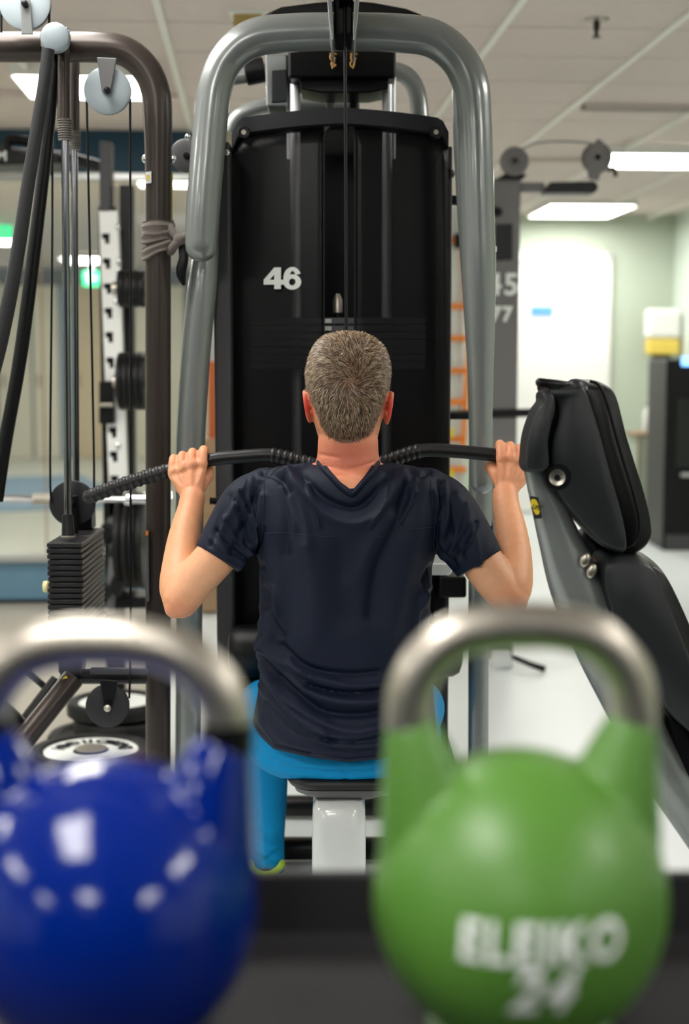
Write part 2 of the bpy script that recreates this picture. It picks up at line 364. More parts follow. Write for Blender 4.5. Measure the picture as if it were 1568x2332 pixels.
wbox(MB(), loc(1212, 700, 12.1)[0], loc(1263, 700, 12.1)[0], 12.038, 12.05, b.z, a.z).build('door_sign', M['blueprint'], leaf)
# glazed partition on the left: teal band above, frame, panes, blue band and plinth below
GY = 7.7
def gz(py): return P(200, py, 7.9).z
z_top, z_fr, z_sill, z_blue = gz(318), gz(409), gz(1262), gz(1345)
st(wbox(MB(), XL, XS, GY, GY + .12, z_fr + .0, CEIL + .03).build('wall_partition', M['teal'], flat=True))
w1 = thing('window_1', W(-2.2, GY, z_sill), None, None); w1['kind'] = 'structure'
fr = MB(); wbox(fr, XL, XS, GY - .02, GY + .08, z_fr - .035, z_fr); wbox(fr, XL, XS, GY - .03, GY + .08, z_sill - .0, z_sill + .035)
wbox(fr, XS - .05, XS, GY - .02, GY + .08, z_sill, z_fr); fr.build('window_frame', M['alu'], w1, bevel=.003)
xs = [XL] + [loc(px, 900, 7.85)[0] for px in (112, 297)] + [XS - .05]
for a, b in zip(xs[:-1], xs[1:]): wbox(MB(), a + .003, b - .003, GY + .02, GY + .03, z_sill + .035, z_fr - .035).build('pane', M['glass'], w1, flat=True)
for x in xs[1:-1]: wbox(MB(), x - .0028, x + .0028, GY + .015, GY + .035, z_sill + .035, z_fr - .035).build('pane_joint', M['brown'], w1, flat=True)
st(wbox(MB(), XL, XS, GY, GY + .10, z_blue, z_sill).build('wall_partition_base', M['teal2'], flat=True))
st(wbox(MB(), XL, XS, GY - .015, GY + .1, 0, z_blue).build('baseboard_partition', M['black'], flat=True))
# the hall beyond the glass
BY = 19.2
st(wbox(MB(), XL - .2, XS, GY + .1, BY + .1, 0, .004).build('floor_hall', M['floor2'], flat=True))
st(wbox(MB(), XL, 2.4, BY, BY + .2, 0, CEIL).build('wall_hall', M['teal'], flat=True))
def hbox(x0, x1, z0, z1, y0, y1, name, m, parent=None, **k):
    q = MB(); a, _ = loc(x0, 800, BY); b, _ = loc(x1, 800, BY); return wbox(q, a, b, y0, y1, z0, z1).build(name, m, parent, **k)
zt = P(200, 655, 19.5).z
dn = 2
for x0, x1, m in ((178, 300, 'tan'), (88, 138, 'cream'), (10, 76, 'cream'), (-80, -20, 'teal2'), (310, 420, 'cream'), (452, 540, 'cream')):
    a, _ = loc(x0, 800, BY); t = thing('door_%d' % dn, W(a + .1, BY, 0), None, None); t['kind'] = 'structure'; dn += 1
    lf = hbox(x0, x1, 0.01, zt, BY - .05, BY - .01, 'door_leaf', M[m], t, flat=True)
    hbox(x0 - 5, x0, 0.0, zt + .05, BY - .08, BY, 'door_frame', M[m], t, flat=True)
    hbox(x0 + 4, x0 + 9, .95, 1.12, BY - .1, BY - .05, 'door_handle', M['brown'], lf, flat=True)
for x0, x1 in ((34, 60), (140, 176)):
    st(hbox(x0, x1, .0, zt, BY - .03, BY, 'trim_1', M['teal2'], flat=True))
for i, (x0, y0, x1, y1, D, lb) in enumerate(((-30, 512, 29, 545, 12.5, 'green lit exit sign at the left edge of the photo beyond the glass'), (188, 618, 229, 652, 17.5, 'green lit exit sign beyond the glass, right behind the white rack post'))):
    a = P(x0, y0, D); b = P(x1, y1, D); t = thing('exit_sign', (a + b) / 2, lb, 'sign')
    MB().box((a + b) / 2, (b.x - a.x, .05, a.z - b.z)).build('sign_box', M['exit'], t, bevel=.01)
    cc = (a + b) / 2; h_ = a.z - b.z; wd = b.x - a.x
    q = MB(); q.ball(cc + Vector((-wd * .2, -.03, h_ * .28)), (h_ * .1, .008, h_ * .1), 8); q.tube([cc + Vector((-wd * .18, -.03, h_ * .12)), cc + Vector((-wd * .12, -.03, -h_ * .3))], h_ * .07, 6); q.tube([cc + Vector((wd * .02, -.03, 0)), cc + Vector((wd * .3, -.03, 0))], h_ * .07, 6)
    q.build('sign_figure', M['label_w'], t)
    MB().box((cc.x, cc.y, (a.z + CEIL) / 2), (.02, .02, CEIL - a.z)).build('hanger', M['white'], t)
for k, (px, py, D) in enumerate(((205, 595, 17.2), (-20, 575, 14.6), (415, 467, 9.6))):
    v = P(px, py, D); x_ = v.x * math.cos(ROOM) + v.y * math.sin(ROOM)
    lamp(40 + k, x_, D, .6, .6 if k else .9, ('small ceiling panel lamp beyond the glass above the exit sign by the rack post', 'ceiling panel lamp beyond the glass at the left edge of the photo', 'ceiling panel lamp beyond the glass, seen between dark post and silver arch')[k], None)
for k, (px, D) in enumerate(((-420, 9.5), (-420, 12.5), (-500, 15.5), (-350, 18.3))):  # unseen panels added left of view to brighten the dim hall
    v = P(px, 500, D); lamp(50 + k, v.x * math.cos(ROOM) + v.y * math.sin(ROOM), D, .6, 1.2, 'added unseen ceiling panel brightening the hall beyond the glass, left of the photo', 'added hall lamps outside the frame')
# blue mat on the hall floor
p = PZ(55, 1130, 0.01); t = tag(MB().box((p.x, p.y + .5, .012), (1.5, 3.6, .016), (0, 0, .35)).build('floor_mat', M['teal2'], flat=True), 'pale blue mat on the hall floor beyond the glass', 'mat')
# soap dispenser
a = P(1472, 703, 12.0); b = P(1549, 808, 12.0); t = thing('paper_dispenser', ((a.x + b.x) / 2, 12.0, b.z), 'white wall dispenser with a yellow base on the sage wall', 'dispenser')
wd = b.x - a.x; cx = (a.x + b.x) / 2; D = 12.05
m_ = P(1500, 772, 12).z
MB().box((cx, D, (a.z + m_) / 2), (wd, .16, a.z - m_)).build('cover', M['white'], t, bevel=.04, seg=4)
MB().box((cx, D, (m_ + b.z) / 2), (wd * .92, .15, m_ - b.z)).build('base', M['yellow2'], t, bevel=.02, seg=3)
MB().box((cx, D + .05, b.z - .02), (wd * .5, .1, .05)).build('outlet', M['charcoal'], t, bevel=.01)
# small table with bottle
a = P(1447, 990, 11.3); b = P(1535, 1180, 11.3); t = thing('side_cabinet', ((a.x + b.x) / 2, 11.4, 0), 'pale low cabinet with a brown rim against the sage wall', 'cabinet')
wd = b.x - a.x; cx = (a.x + b.x) / 2
MB().box((cx, 11.45, a.z / 2), (wd, .4, a.z - .02)).build('body', M['sage'], t, bevel=.01)
MB().box((cx, 11.45, a.z), (wd + .04, .44, .025)).build('worktop', M['brown'], t, bevel=.004)
MB().box((cx - wd * .45, 11.24, a.z / 2), (.015, .02, a.z - .05)).build('edge_strip', M['brown'], t)
p = Vector((P(1486, 990, 11.3).x, 11.3, a.z + .013))
t = thing('bottle', p, 'white pump bottle standing on the low cabinet', 'bottle')
MB().lathe([(0, 0), (.075, 0), (.08, .02), (.08, .16), (.06, .2), (.03, .215), (.03, .23), (0, .23)], p, seg=24).build('bottle_body', M['white'], t)
q = MB(); q.lathe([(0, .228), (.022, .228), (.022, .25), (.008, .255), (.008, .28), (0, .28)], p, seg=12); q.tube([p + Vector((0, 0, .28)), p + Vector((-.06, 0, .275))], .008, 8); q.build('pump', M['white'], t)
# tall black drinks cabinet at the right edge
a = P(1518, 818, 9.75); t = thing('drinks_cabinet', (a.x + .32, 10.0, 0), 'tall black floor cabinet with a lit blue screen at the right edge of the photo', 'cabinet')
zt_ = a.z
MB().box((a.x + .32, 10.05, zt_ / 2), (.64, .6, zt_)).build('body', M['black'], t, bevel=.015)
MB().box((a.x + .32, 9.74, zt_ * .62), (.5, .02, zt_ * .36)).build('front_panel', mat('cabinet_glass', (10, 10, 12), .08, coat=.5), t, bevel=.005)
c_ = P(1566, 823, 9.72); MB().box((c_.x + .02, 9.735, c_.z + .0), (.12, .02, .06)).build('screen', M['screen'], t, bevel=.004)
for k in range(3): MB().box((a.x + .16 + k * .16, 9.735, zt_ * .40), (.1, .02, .025)).build('shelf_light', M['alu'], t, bevel=.004)
MB().box((a.x + .32, 9.76, .06), (.6, .04, .1)).build('plinth', M['charcoal'], t)
# ================================================================ LAT PULLDOWN MACHINE
XC = P(781, 800, 3.35).x
lm = thing('pulldown_machine', (XC, 3.45, 0), 'silver and black lat pulldown machine numbered 46 that the man sits at', 'exercise machine')
DS = 3.36
# smoked front shroud with a slot (left and right halves plus top and bottom bridging)
def shroud_pt(px, py, off=0):
    k = (px - 775) / 248.0; return P(px, py, DS + .035 * k * k + off)
def topy(px):
    k = abs(px - 775) / 248.0; return 246 + 26 * k ** 1.6 + (34 * max(0, (k - .9) / .1) ** 2 if k > .9 else 0)
def sheet(cols, y0f, y1f, rows, mb, th=.006):
    g = [[shroud_pt(x, y0f(x) + (y1f(x) - y0f(x)) * j / rows) for x in cols] for j in range(rows + 1)]
    n = len(cols); v = [p for r in g for p in r]; m = len(v); v += [p + Vector((0, th, 0)) for p in v[:]]; f = []
    for j in range(rows):
        for i in range(n - 1):
            a = j * n + i; f.append((a, a + 1, a + n + 1, a + n)); f.append((a + m, a + n + m, a + n + 1 + m, a + 1 + m))
    for i in range(n - 1): f.append((i, i + m, i + 1 + m, i + 1)); a = rows * n + i; f.append((a, a + 1, a + 1 + m, a + m))
    for j in range(rows):
        a = j * n; f.append((a, a + n, a + n + m, a + m)); a = j * n + n - 1; f.append((a, a + m, a + n + m, a + n))
    return mb.add(v, f)
ylow = lambda x: 1480
lipy = lambda x: topy(x) + 34
def slot(x):
    k = (x - 772.5) / 35.5; return 285 + 34 * (1 - math.sqrt(max(0, 1 - min(1, abs(k)) ** 2)))
cl = list(np.linspace(527, 737, 15)); cr = list(np.linspace(808, 1021, 15)); cm = list(737 + 71 * (1 - np.cos(np.linspace(0, math.pi, 13))) / 2)
for nm, cols, b in (('front_panel', cl, ylow), ('front_panel', cr, ylow), ('front_panel_bridge', cm, slot)):
    sheet(cols, lipy, b, 24, MB()).build(nm, M['smoke'], lm, sharp=0)
lp = MB(); lc = list(np.linspace(527, 1021, 40))
rg = []
for x in lc:
    a = shroud_pt(x, topy(x), -.012); b = shroud_pt(x, lipy(x) + 1, -.012); rg.append([a + Vector((0, .09, 0)), a + Vector((0, .01, 0)), a, b, b + Vector((0, .014, -.004)), b + Vector((0, .09, 0))])
lp.loft(rg); lp.build('top_cover', M['shell'], lm, sharp=50)
for x, y in ((555, 302), (992, 302)):
    c = shroud_pt(x, y, -.014); MB().lathe([(0, 0), (.013, 0), (.015, .003), (.015, .012), (0, .012)], c + Vector((0, -.006, 0)), (0, 1, 0), 20).build('bolt_head', M['blackm'], lm)
    MB().lathe([(0, 0), (.006, 0), (.006, .004), (0, .004)], c + Vector((0, -.008, 0)), (0, 1, 0), 6).build('bolt_socket', M['steel'], lm)
# slot rim
sp = [shroud_pt(737, y, -.001) for y in range(1480, 320, -60)] + [shroud_pt(x, slot(x), -.001) for x in cm] + [shroud_pt(808, y, -.001) for y in range(320, 1481, 60)]
MB().tube(sp, .0025, 8).build('slot_rim', M['black'], lm)
# side uprights, back panel, floor of the stack tower
a = P(487, 800, 3.34); b = P(526, 800, 3.34)
zt_ = P(500, 330, 3.4).z
ZT = .35
MB().box(((a.x + b.x) / 2, 3.52, (zt_ + ZT) / 2), (b.x - a.x, .36, zt_ - ZT)).build('side_upright', M['charcoal'], lm, bevel=.006)
MB().box((P(1022, 800, 3.4).x - .004, 3.56, (zt_ + ZT) / 2), (.02, .28, zt_ - ZT)).build('side_upright', M['charcoal'], lm, bevel=.004)
BT = P(770, 292, 3.7).z
MB().box((P(773, 800, 3.7).x, 3.70, (BT + ZT) / 2), (.53, .02, BT - ZT)).build('back_panel', M['black'], lm, bevel=.004)
MB().box((XC, 3.52, ZT - .02), (.54, .36, .04)).build('tower_base', M['charcoal'], lm, bevel=.01)
MB().box((P(771, 800, 3.52).x, 3.52, (ZT - .04) / 2), (.09, .14, ZT - .04)).build('tower_pedestal', M['charcoal'], lm, bevel=.006)
# guide rods, stack plates, labels, selector stem
for px in (674, 880):
    p = P(px, 800, 3.50); ztop = P(px, 165, 3.5).z
    MB().tube([(p.x, 3.5, ZT), (p.x, 3.5, ztop)], .0125, 20).build('guide_rod', M['rod'], lm)
    p2 = P(px + 12 * (-1 if px < 780 else 1), 800, 3.56)
    MB().tube([(p2.x, 3.56, 1.8), (p2.x, 3.56, ztop)], .008, 16).build('guide_rod', M['rod'], lm)
bw = S(392, 3.45)
nplate = 0
pl_me = None
xc2 = P(770, 800, 3.47).x
def stackplate(z):
    global pl_me
    if pl_me is None:
        o = MB().box((0, 0, 0), (bw, .13, .0155)).build('stack_plate', M['plate'], lm, bevel=.002, seg=1); pl_me = o.data
        o.matrix_parent_inverse = Matrix.Translation(-lm.location); proto_mod = o
    else:
        o = bpy.data.objects.new('stack_plate', pl_me); C.objects.link(o); o.parent = lm; o.matrix_parent_inverse = Matrix.Translation(-lm.location)
        b_ = o.modifiers.new('bevel', 'BEVEL'); b_.width = .002; b_.segments = 1
    o.location = (xc2, 3.49, z); return o
for k in range(7):
    z = P(770, 731 + 17 * k, 3.43).z; o_ = stackplate(z); o_.material_slots[0].link = 'OBJECT'; o_.material_slots[0].material = M['plate2']
    MB().box((P(745, 700, 3.42).x, 3.422, z), (.02, .004, .010)).build('weight_label', M['label_w'], lm)
for k in range(9): stackplate(ZT + .012 + .0185 * k)
MB().tube([P(769, 690, 3.44), P(769, 850, 3.44)], .007, 12).build('selector_stem', M['blackm'], lm)
MB().lathe([(0, 0), (.012, 0), (.012, .03), (.005, .045), (0, .045)], P(769, 712, 3.44), seg=16).build('stem_collar', M['steel'], lm)
# number 46
def poly_text(polys, D, name, m, parent, th=.0015):
    q = MB()
    for poly in polys: q.prism(poly, D - th, D)
    return q.build(name, m, parent, flat=True)
X0, Y0 = 600, 609
four = [[(626, 609), (639, 609), (639, 637), (645, 637), (645, 648), (639, 648), (639, 658), (623, 658), (623, 648), (600, 648), (600, 637)]]
# cut the counter of the 4 by building it from strokes
four = [[(624, 609), (639, 609), (639, 658), (624, 658)], [(600, 637), (645, 637), (645, 648), (600, 648)], [(614, 621), (624, 609), (628, 621), (613, 637), (600, 637)]]
q = MB()
for k, pl_ in enumerate(four):
    q.prism(pl_, 3.352 - .0005 * k, 3.362)
# the six: thick ring plus hooked top
def ring(mb, cx, cy, rx, ry, tx, ty, a0, a1, D, n=28):
    for i in range(n):
        t0 = a0 + (a1 - a0) * i / n; t1 = a0 + (a1 - a0) * (i + 1) / n
        mb.prism([(cx + rx * math.cos(t0), cy + ry * math.sin(t0)), (cx + rx * math.cos(t1), cy + ry * math.sin(t1)), (cx + (rx - tx) * math.cos(t1), cy + (ry - ty) * math.sin(t1)), (cx + (rx - tx) * math.cos(t0), cy + (ry - ty) * math.sin(t0))], D, D + .01)
ring(q, 665, 642, 20.5, 17.5, 13, 9.5, 0, 2 * math.pi, 3.3525)
ring(q, 665.5, 633, 20.5, 25, 13.5, 9, math.pi * .95, math.pi * 1.86, 3.353)
q.build('number_decal', M['label_w'], lm, flat=True)
# header cover with gold emblems
a = P(655, 119, 3.42); b = P(901, 178, 3.42)
MB().box(((a.x + b.x) / 2, 3.52, (a.z + b.z) / 2 + .015), (b.x - a.x, .2, a.z - b.z + .03)).build('header_cover', M['black'], lm, bevel=.008)
a = P(683, 178, 3.44); b = P(884, 208, 3.44)
MB().prism([(680, 176), (886, 176), (884, 202), (840, 211), (730, 211), (684, 202)], 3.44, 3.58).build('header_underside', M['blackm'], lm, bevel=.004)
for ex in (757, 804):
    q = MB(); D = 3.412; s_ = 1 if ex < 780 else -1
    for (cx, cy, r) in ((ex, 131, 7), (ex + 2 * s_, 146, 6)):
        q.tube([P(cx + r * math.cos(t) * .8, cy + r * math.sin(t), D) for t in [2 * math.pi * k / 14 for k in range(13)]], .0022, 6)
    q.tube([P(ex - 7, 124, D), P(ex, 120, D), P(ex + 9, 124, D)], .0022, 6); q.tube([P(ex, 120, D), P(ex + 4, 138, D), P(ex - 1, 156, D)], .0022, 6)
    q.build('gold_emblem', M['gold'], lm)
# silver block left of header, black grip and tubes behind
MB().prism([(602, 121), (655, 121), (655, 243), (606, 243)], 3.5, 3.66).build('side_housing', M['silver'], lm, bevel=.006)
MB().prism([(617, 160), (653, 157), (653, 232), (617, 234)], 3.495, 3.51).build('housing_inset', M['shell'], lm, bevel=.003)
MB().tube([P(526, 176, 3.62), P(610, 163, 3.62)], .021, 18).build('rear_tube', M['silver'], lm)
MB().tube([P(558, 167, 3.62), P(603, 158, 3.62)], .031, 20, rnd=False).build('tube_sleeve', M['black'], lm, bevel=.004)
MB().tube([P(520, 300, 3.75), P(545, 262, 3.75), P(610, 240, 3.75), P(700, 240, 3.75), P(800, 243, 3.75)], .02, 16, smooth=5).build('rear_tube', M['silver'], lm)
MB().tube([P(880, 158, 3.72), P(925, 172, 3.72), P(950, 215, 3.72), P(958, 300, 3.72)], .023, 16, smooth=5).build('rear_tube', M['silver'], lm)
MB().tube([P(752, 215, 3.6), P(752, 262, 3.6)], .011, 14).build('rear_post', M['ltgrey'], lm)
MB().tube([P(806, 215, 3.6), P(806, 262, 3.6)], .013, 14).build('rear_post', M['charcoal'], lm)
# dark dome above the arch
MB().prism([(592, 36), (640, 14), (720, 4), (784, -2), (850, 4), (925, 18), (966, 34)], 3.40, 3.50).build('top_crown', M['black'], lm, bevel=.01)
# ---- silver arch frame
AD = 3.22
arch = [(458, 560), (462, 480), (470, 380), (480, 270), (492, 190), (520, 130), (575, 88), (650, 76), (781, 73), (910, 76), (985, 88), (1040, 130), (1070, 190), (1080, 270), (1084, 380), (1087, 500), (1090, 640), (1094, 900), (1096, 1100)]
AR = .038
MB().tube([P(x, y, AD) for x, y in arch], [AR * .95] + [AR] * 5 + [.041] * 7 + [AR] * 4 + [.027, .025], 28, smooth=6, rnd=True, up=(0, 1, 0)).build('arch_tube', M['silver'], lm)
MB().tube([P(x, y, AD + .1) for x, y in ((508, 175), (492, 330), (478, 480), (462, 640), (446, 800), (434, 1000), (431, 1200), (430, 1480), (428, 1700), (428, 2094))], [.018, .02, .022, .033, .034, .034, .033, .031, .031, .031], 24, smooth=5, up=(0, 1, 0)).build('frame_tube', M['silver'], lm)
MB().tube([P(x, y, AD + .14) for x, y in ((1046, 165), (1052, 330), (1062, 480), (1076, 640), (1088, 760), (1094, 1000), (1092, 1196))], [.018, .02, .022, .026, .028, .028, .028], 24, smooth=5, up=(0, 1, 0)).build('frame_tube', M['silver'], lm)
MB().tube([P(1090, 1190, AD + .12), P(1089, 1500, AD + .12), P(1088, 2092, AD + .12)], .0245, 24).build('frame_leg', M['silver'], lm)
MB().tube([P(1060, 1205, AD + .2), P(1120, 1205, AD + .2)], .02, 16).build('frame_joint', M['blackm'], lm)
MB().lathe([(.034, 0), (.037, .002), (.037, .012), (.034, .014)], P(1093, 574, AD + .01), (0.02, 0, 1), 24).build('joint_ring', M['chrome'], lm)
for yy in (594, 634): MB().prism([(1072, yy), (1098, yy - 3), (1098, yy + 2), (1072, yy + 5)], AD - .027, AD - .02).build('red_mark', M['red'], lm)
for yy in (340, 395, 470, 540): pass
# pulley arm from the arch towards the bench
q = MB()
for sx in (-1, 1):
    q.prism([(781 + sx * 40, -60), (781 + sx * 29, -60), (781 + sx * 22, 60), (781 + sx * 22, 92), (781 + sx * 27, 92), (781 + sx * 33, 45)], 2.98, 3.2)
q.build('pulley_arm', M['silver'], lm, bevel=.004)
MB().prism([(757, -60), (805, -60), (801, 78), (762, 78)], 3.03, 3.19).build('arm_core', M['black'], lm, bevel=.004)
MB().lathe([(0, -.012), (.05, -.012), (.042, -.004), (.042, .004), (.05, .012), (0, .012)], P(785, -40, 3.02) , (1, 0, 0), 30).build('arm_pulley', M['black'], lm)
cb = P(785, -20, 3.03)
MB().tube([P(785, -60, 3.03), P(789, 1058, 3.03)], .0036, 10).build('cable', M['cable'], lm)
# thigh rollers and their arm
for sx in (-1, 1):
    x0 = 785 + sx * 265; x1 = 785 + sx * 110
    c = P(x0, 1482, 3.30); d_ = P(x1, 1482, 3.30); L_ = abs(d_.x - c.x)
    MB().lathe([(0, 0), (.035, 0), (.052, .006), (.06, .02), (.062, .04), (.062, L_ - .04), (.056, L_ - .01), (.04, L_), (0, L_)], c, (-sx, 0, 0), 32).build('thigh_roller', M['leather'], lm)
MB().tube([P(560, 1482, 3.3), P(1010, 1482, 3.3)], .014, 14).build('roller_shaft', M['chrome'], lm)
q = MB(); a = P(785, 1482, 3.31); q.box((a.x, 3.335, a.z / 2 + .02), (.06, .05, a.z + .02)); q.build('roller_post', M['silver'], lm, bevel=.006)
# threaded stop by the left hand, adjustment shelf on the right
c = P(478, 1141, 3.33); th = [(0, 0)]
for k in range(9): th += [(.0095, k * .005), (.0075, k * .005 + .0025)]
th += [(0, .046)]
MB().lathe(th, c, (1, 0, 0), 16).build('threaded_stop', M['blackm'], lm)
MB().prism([(974, 1283), (1022, 1283), (1029, 1290), (1029, 1304), (1022, 1311), (974, 1311)], 3.16, 3.34).build('side_shelf', M['ltgrey'], lm, bevel=.004)
MB().prism([(1000, 1314), (1062, 1314), (1062, 1362), (1000, 1362)], 3.36, 3.5).build('side_box', M['blackm'], lm, bevel=.006)
# seat: pad, bracket, column and floor rails
sc_ = P(785, 1800, 2.78)
def rr(cx, cy, hx, hy, r, z, n=6):
    out = []
    for qx, qy, a0 in ((1, 1, 0), (-1, 1, 90), (-1, -1, 180), (1, -1, 270)):
        for k in range(n + 1):
            a = math.radians(a0 + 90 * k / n); out.append(Vector((cx + qx * (hx - r) + r * math.cos(a), cy + qy * (hy - r) + r * math.sin(a), z)))
    return out
zs = P(785, 1786, 2.72).z; zb = P(785, 1817, 2.72).z
cx, cy = sc_.x, 2.755 + .17
MB().loft([rr(cx, cy, .095, .15, .05, zb), rr(cx, cy, .112, .17, .06, zb + .004), rr(cx, cy, .118, .175, .06, zb + .015), rr(cx, cy, .118, .175, .06, zs - .012), rr(cx, cy, .11, .168, .06, zs - .002), rr(cx, cy, .095, .15, .05, zs)]).build('seat_pad', M['leather'], lm, sharp=50)
z2 = P(785, 1852, 2.72).z
MB().loft([rr(cx, cy, .07, .12, .04, z2), rr(cx, cy, .10, .155, .05, zb - .012), rr(cx, cy, .105, .16, .05, zb - .0005)]).build('seat_bracket', M['grey'], lm, sharp=50)
a = P(709, 1836, 2.76); b = P(833, 1836, 2.76)
hw = (b.x - a.x) / 2; cxx = (a.x + b.x) / 2
MB().loft([rr(cxx, 2.83, hw * 1.02, .075, .03, .02), rr(cxx, 2.83, hw, .075, .03, z2 - .06), rr(cxx, 2.83, hw * .97, .073, .03, z2 - .012), rr(cxx, 2.83, hw * .85, .06, .03, z2 + .004)]).build('seat_column', M['ltgrey'], lm, sharp=50)
MB().box((cxx, 3.05, .03), (.12, .9, .06)).build('floor_rail', M['silver'], lm, bevel=.01)
for D, wdt in ((3.62, .95), (3.98, .8)):
    MB().tube([(XC - wdt / 2, D, .035), (XC + wdt / 2, D, .035)], .03, 16, rnd=True).build('cross_foot', M['blackm'], lm)
# bolts and small pulley on the left flank of the tower
def pulley(c, r, th, m, parent, name='pulley_wheel', axis=(0, 1, 0), hub=.2):
    q = MB().lathe([(0, -th), (r * hub, -th), (r * hub * 1.1, -th * .7), (r * .9, -th * .75), (r, -th * .6), (r, -th * .45), (r * .92, 0), (r, th * .45), (r, th * .6), (r * .9, th * .75), (0, th)], c, axis, 40)
    return q.build(name, m, parent)
pulley(P(425, 355, 3.5), S(37, 3.5), .014, M['grey'], lm)
MB().lathe([(0, 0), (.008, .0), (.008, .01), (0, .012)], P(425, 355, 3.485), (0, -1, 0), 12).build('axle_bolt', M['blackm'], lm)
for x, y in ((517, 348), (428, 312)): MB().ball(P(x, y, 3.33), (.008, .008, .008), 12).build('bolt_head', M['chrome'], lm)
MB().tube([P(1020, 455, 3.45), P(1062, 458, 3.45)], .012, 12).build('rear_link', M['blackm'], lm)
MB().tube([P(1010, 948, 3.5), P(1075, 948, 3.5)], .008, 12).build('rear_link', M['blackm'], lm)
MB().ball(P(1024, 396, 3.42), (.012, .02, .012), 12).build('rear_knob', M['blackm'], lm)

# ---- pulldown bar (held, hangs on the cable): its own thing
BD = 3.03
bar = thing('pulldown_bar', P(789, 1062, BD), 'long curved dark grey rubber pulldown bar held in both hands', 'bar')
bp = [(203, 1131), (290, 1100), (385, 1071), (480, 1047), (545, 1040), (610, 1036), (650, 1042), (715, 1058), (789, 1066), (862, 1056), (915, 1038), (960, 1026), (1010, 1026), (1115, 1035), (1190, 1048), (1290, 1083), (1375, 1118)]
bars = [Vector(P(x, y, BD)) for x, y in bp]
MB().tube(bars, .0145, 24, smooth=6, rnd=True).build('bar_tube', M['grip'], bar)
MB().lathe([(0, 0), (.012, 0), (.012, .03), (.006, .045), (0, .045)], P(789, 1064, BD), (0, 0, 1), 16).build('cable_clip', M['chrome'], bar)
sm = [Vector(p) for p in catmull(bars, 6)]
def on_bar(px):
    for a, b in zip(sm[:-1], sm[1:]):
        xa, xb = PJ(a)[0], PJ(b)[0]
        if xa <= px <= xb: return a.lerp(b, float((px - xa) / (xb - xa)))
    return sm[-1]
def ridge(x0, x1, n):
    for k in range(n):
        px = x0 + (x1 - x0) * k / (n - 1); p = on_bar(px); q_ = on_bar(px + 12); t_ = (q_ - p); t_ = t_.normalized() if t_.length > 1e-6 else Vector((1, 0, 0))
        yield p, t_
for x0, x1, n in ((212, 375, 12), (622, 705, 7), (870, 950, 7)):
    for p, t_ in ridge(x0, x1, n):
        MB().lathe([(.0142, -.0055), (.0158, -.003), (.0164, 0), (.0158, .003), (.0142, .0055)], p, t_, 20).build('grip_ridge', M['grip'], bar)
# ================================================================ DARK CABLE MACHINE ON THE LEFT
CD = 3.3
cm_ = thing('cable_machine', (P(360, 800, CD).x, CD, 0), 'dark bronze tubular cable machine with pale pulleys and a weight stack at the left', 'exercise machine')
def tubep(pts, r, name, m, parent, seg=20, smooth=5, **k):
    sharp = k.pop('sharp', 40)
    return MB().tube([P(*p) for p in pts], r, seg, smooth=smooth, **k).build(name, m, parent, sharp=sharp)
tubep([(-400, 106, CD), (60, 107, CD), (220, 108, CD), (285, 118, CD), (330, 155, CD), (353, 205, CD), (359, 270, CD), (360, 420, CD), (360, 900, CD), (360, 1400, CD), (360, 2100, CD)], [.0335] * 4 + [.033] * 3 + [.0295] * 4, 'frame_tube', M['bronze'], cm_, 28)
tubep([(-400, 106, CD), (-400, 2100, CD)], .0295, 'frame_tube', M['bronze'], cm_, 28, smooth=0)
tubep([(145, 75, CD - .1), (145, 275, CD - .1)], .0138, 'rod_tube', M['bronze'], cm_, smooth=0)
tubep([(170, 130, CD + .12), (170, 300, CD + .12)], .0115, 'rod_tube', M['bronze'], cm_, smooth=0)
MB().tube([P(126, 86, CD - .15), P(126, 100, CD + .06)], .0325, 30).build('cap_socket', M['bronze'], cm_)
MB().lathe([(0, -.012), (.024, -.012), (.030, -.009), (.0315, -.004), (.0315, .01), (0, .01)], P(126, 86, CD - .16), (0, 1, .06), 36).build('end_cap', M['pulley'], cm_)
for x, y in ((152, 70), (100, 100)): MB().ball(P(x, y, CD - .13), (.008, .008, .008), 10).build('bolt_head', M['chrome'], cm_)
def cpulley(px, py, r, D, m, br, bm=M['pulleyd']):
    c = P(px, py, D); q = pulley(c, S(r, D), .013, m, cm_)
    q = MB(); D2 = D - .019
    q.prism(br, D2, D2 + .004); q.build('pulley_bracket', bm, cm_, bevel=.002)
    MB().lathe([(0, 0), (.0075, 0), (.0075, .012), (.004, .017), (0, .018)], P(px, py, D - .019), (0, -1, 0), 14).build('axle_bolt', M['blackm'], cm_)
cpulley(245, 207, 52, 3.2, M['pulley'], [(220, 130), (266, 132), (252, 208), (238, 214), (231, 206)], M['grey'])
cpulley(58, 10, 56, 3.2, M['pulley'], [(46, -5), (68, -5), (75, 78), (48, 78)], M['silver'])
cpulley(245, 1607, 50, 3.2, M['pulleyd'], [(226, 1548), (268, 1550), (254, 1612), (243, 1616), (236, 1606)], M['black'])
MB().lathe([(0, 0), (.008, 0), (.008, .006), (0, .01)], P(245, 1612, 3.165), (0, -1, 0), 14).build('axle_nut', M['steel'], cm_)
cpulley(165, 1146, 52, 3.32, M['pulleyd'], [(160, 1130), (176, 1128), (178, 1215), (158, 1215)], M['black'])
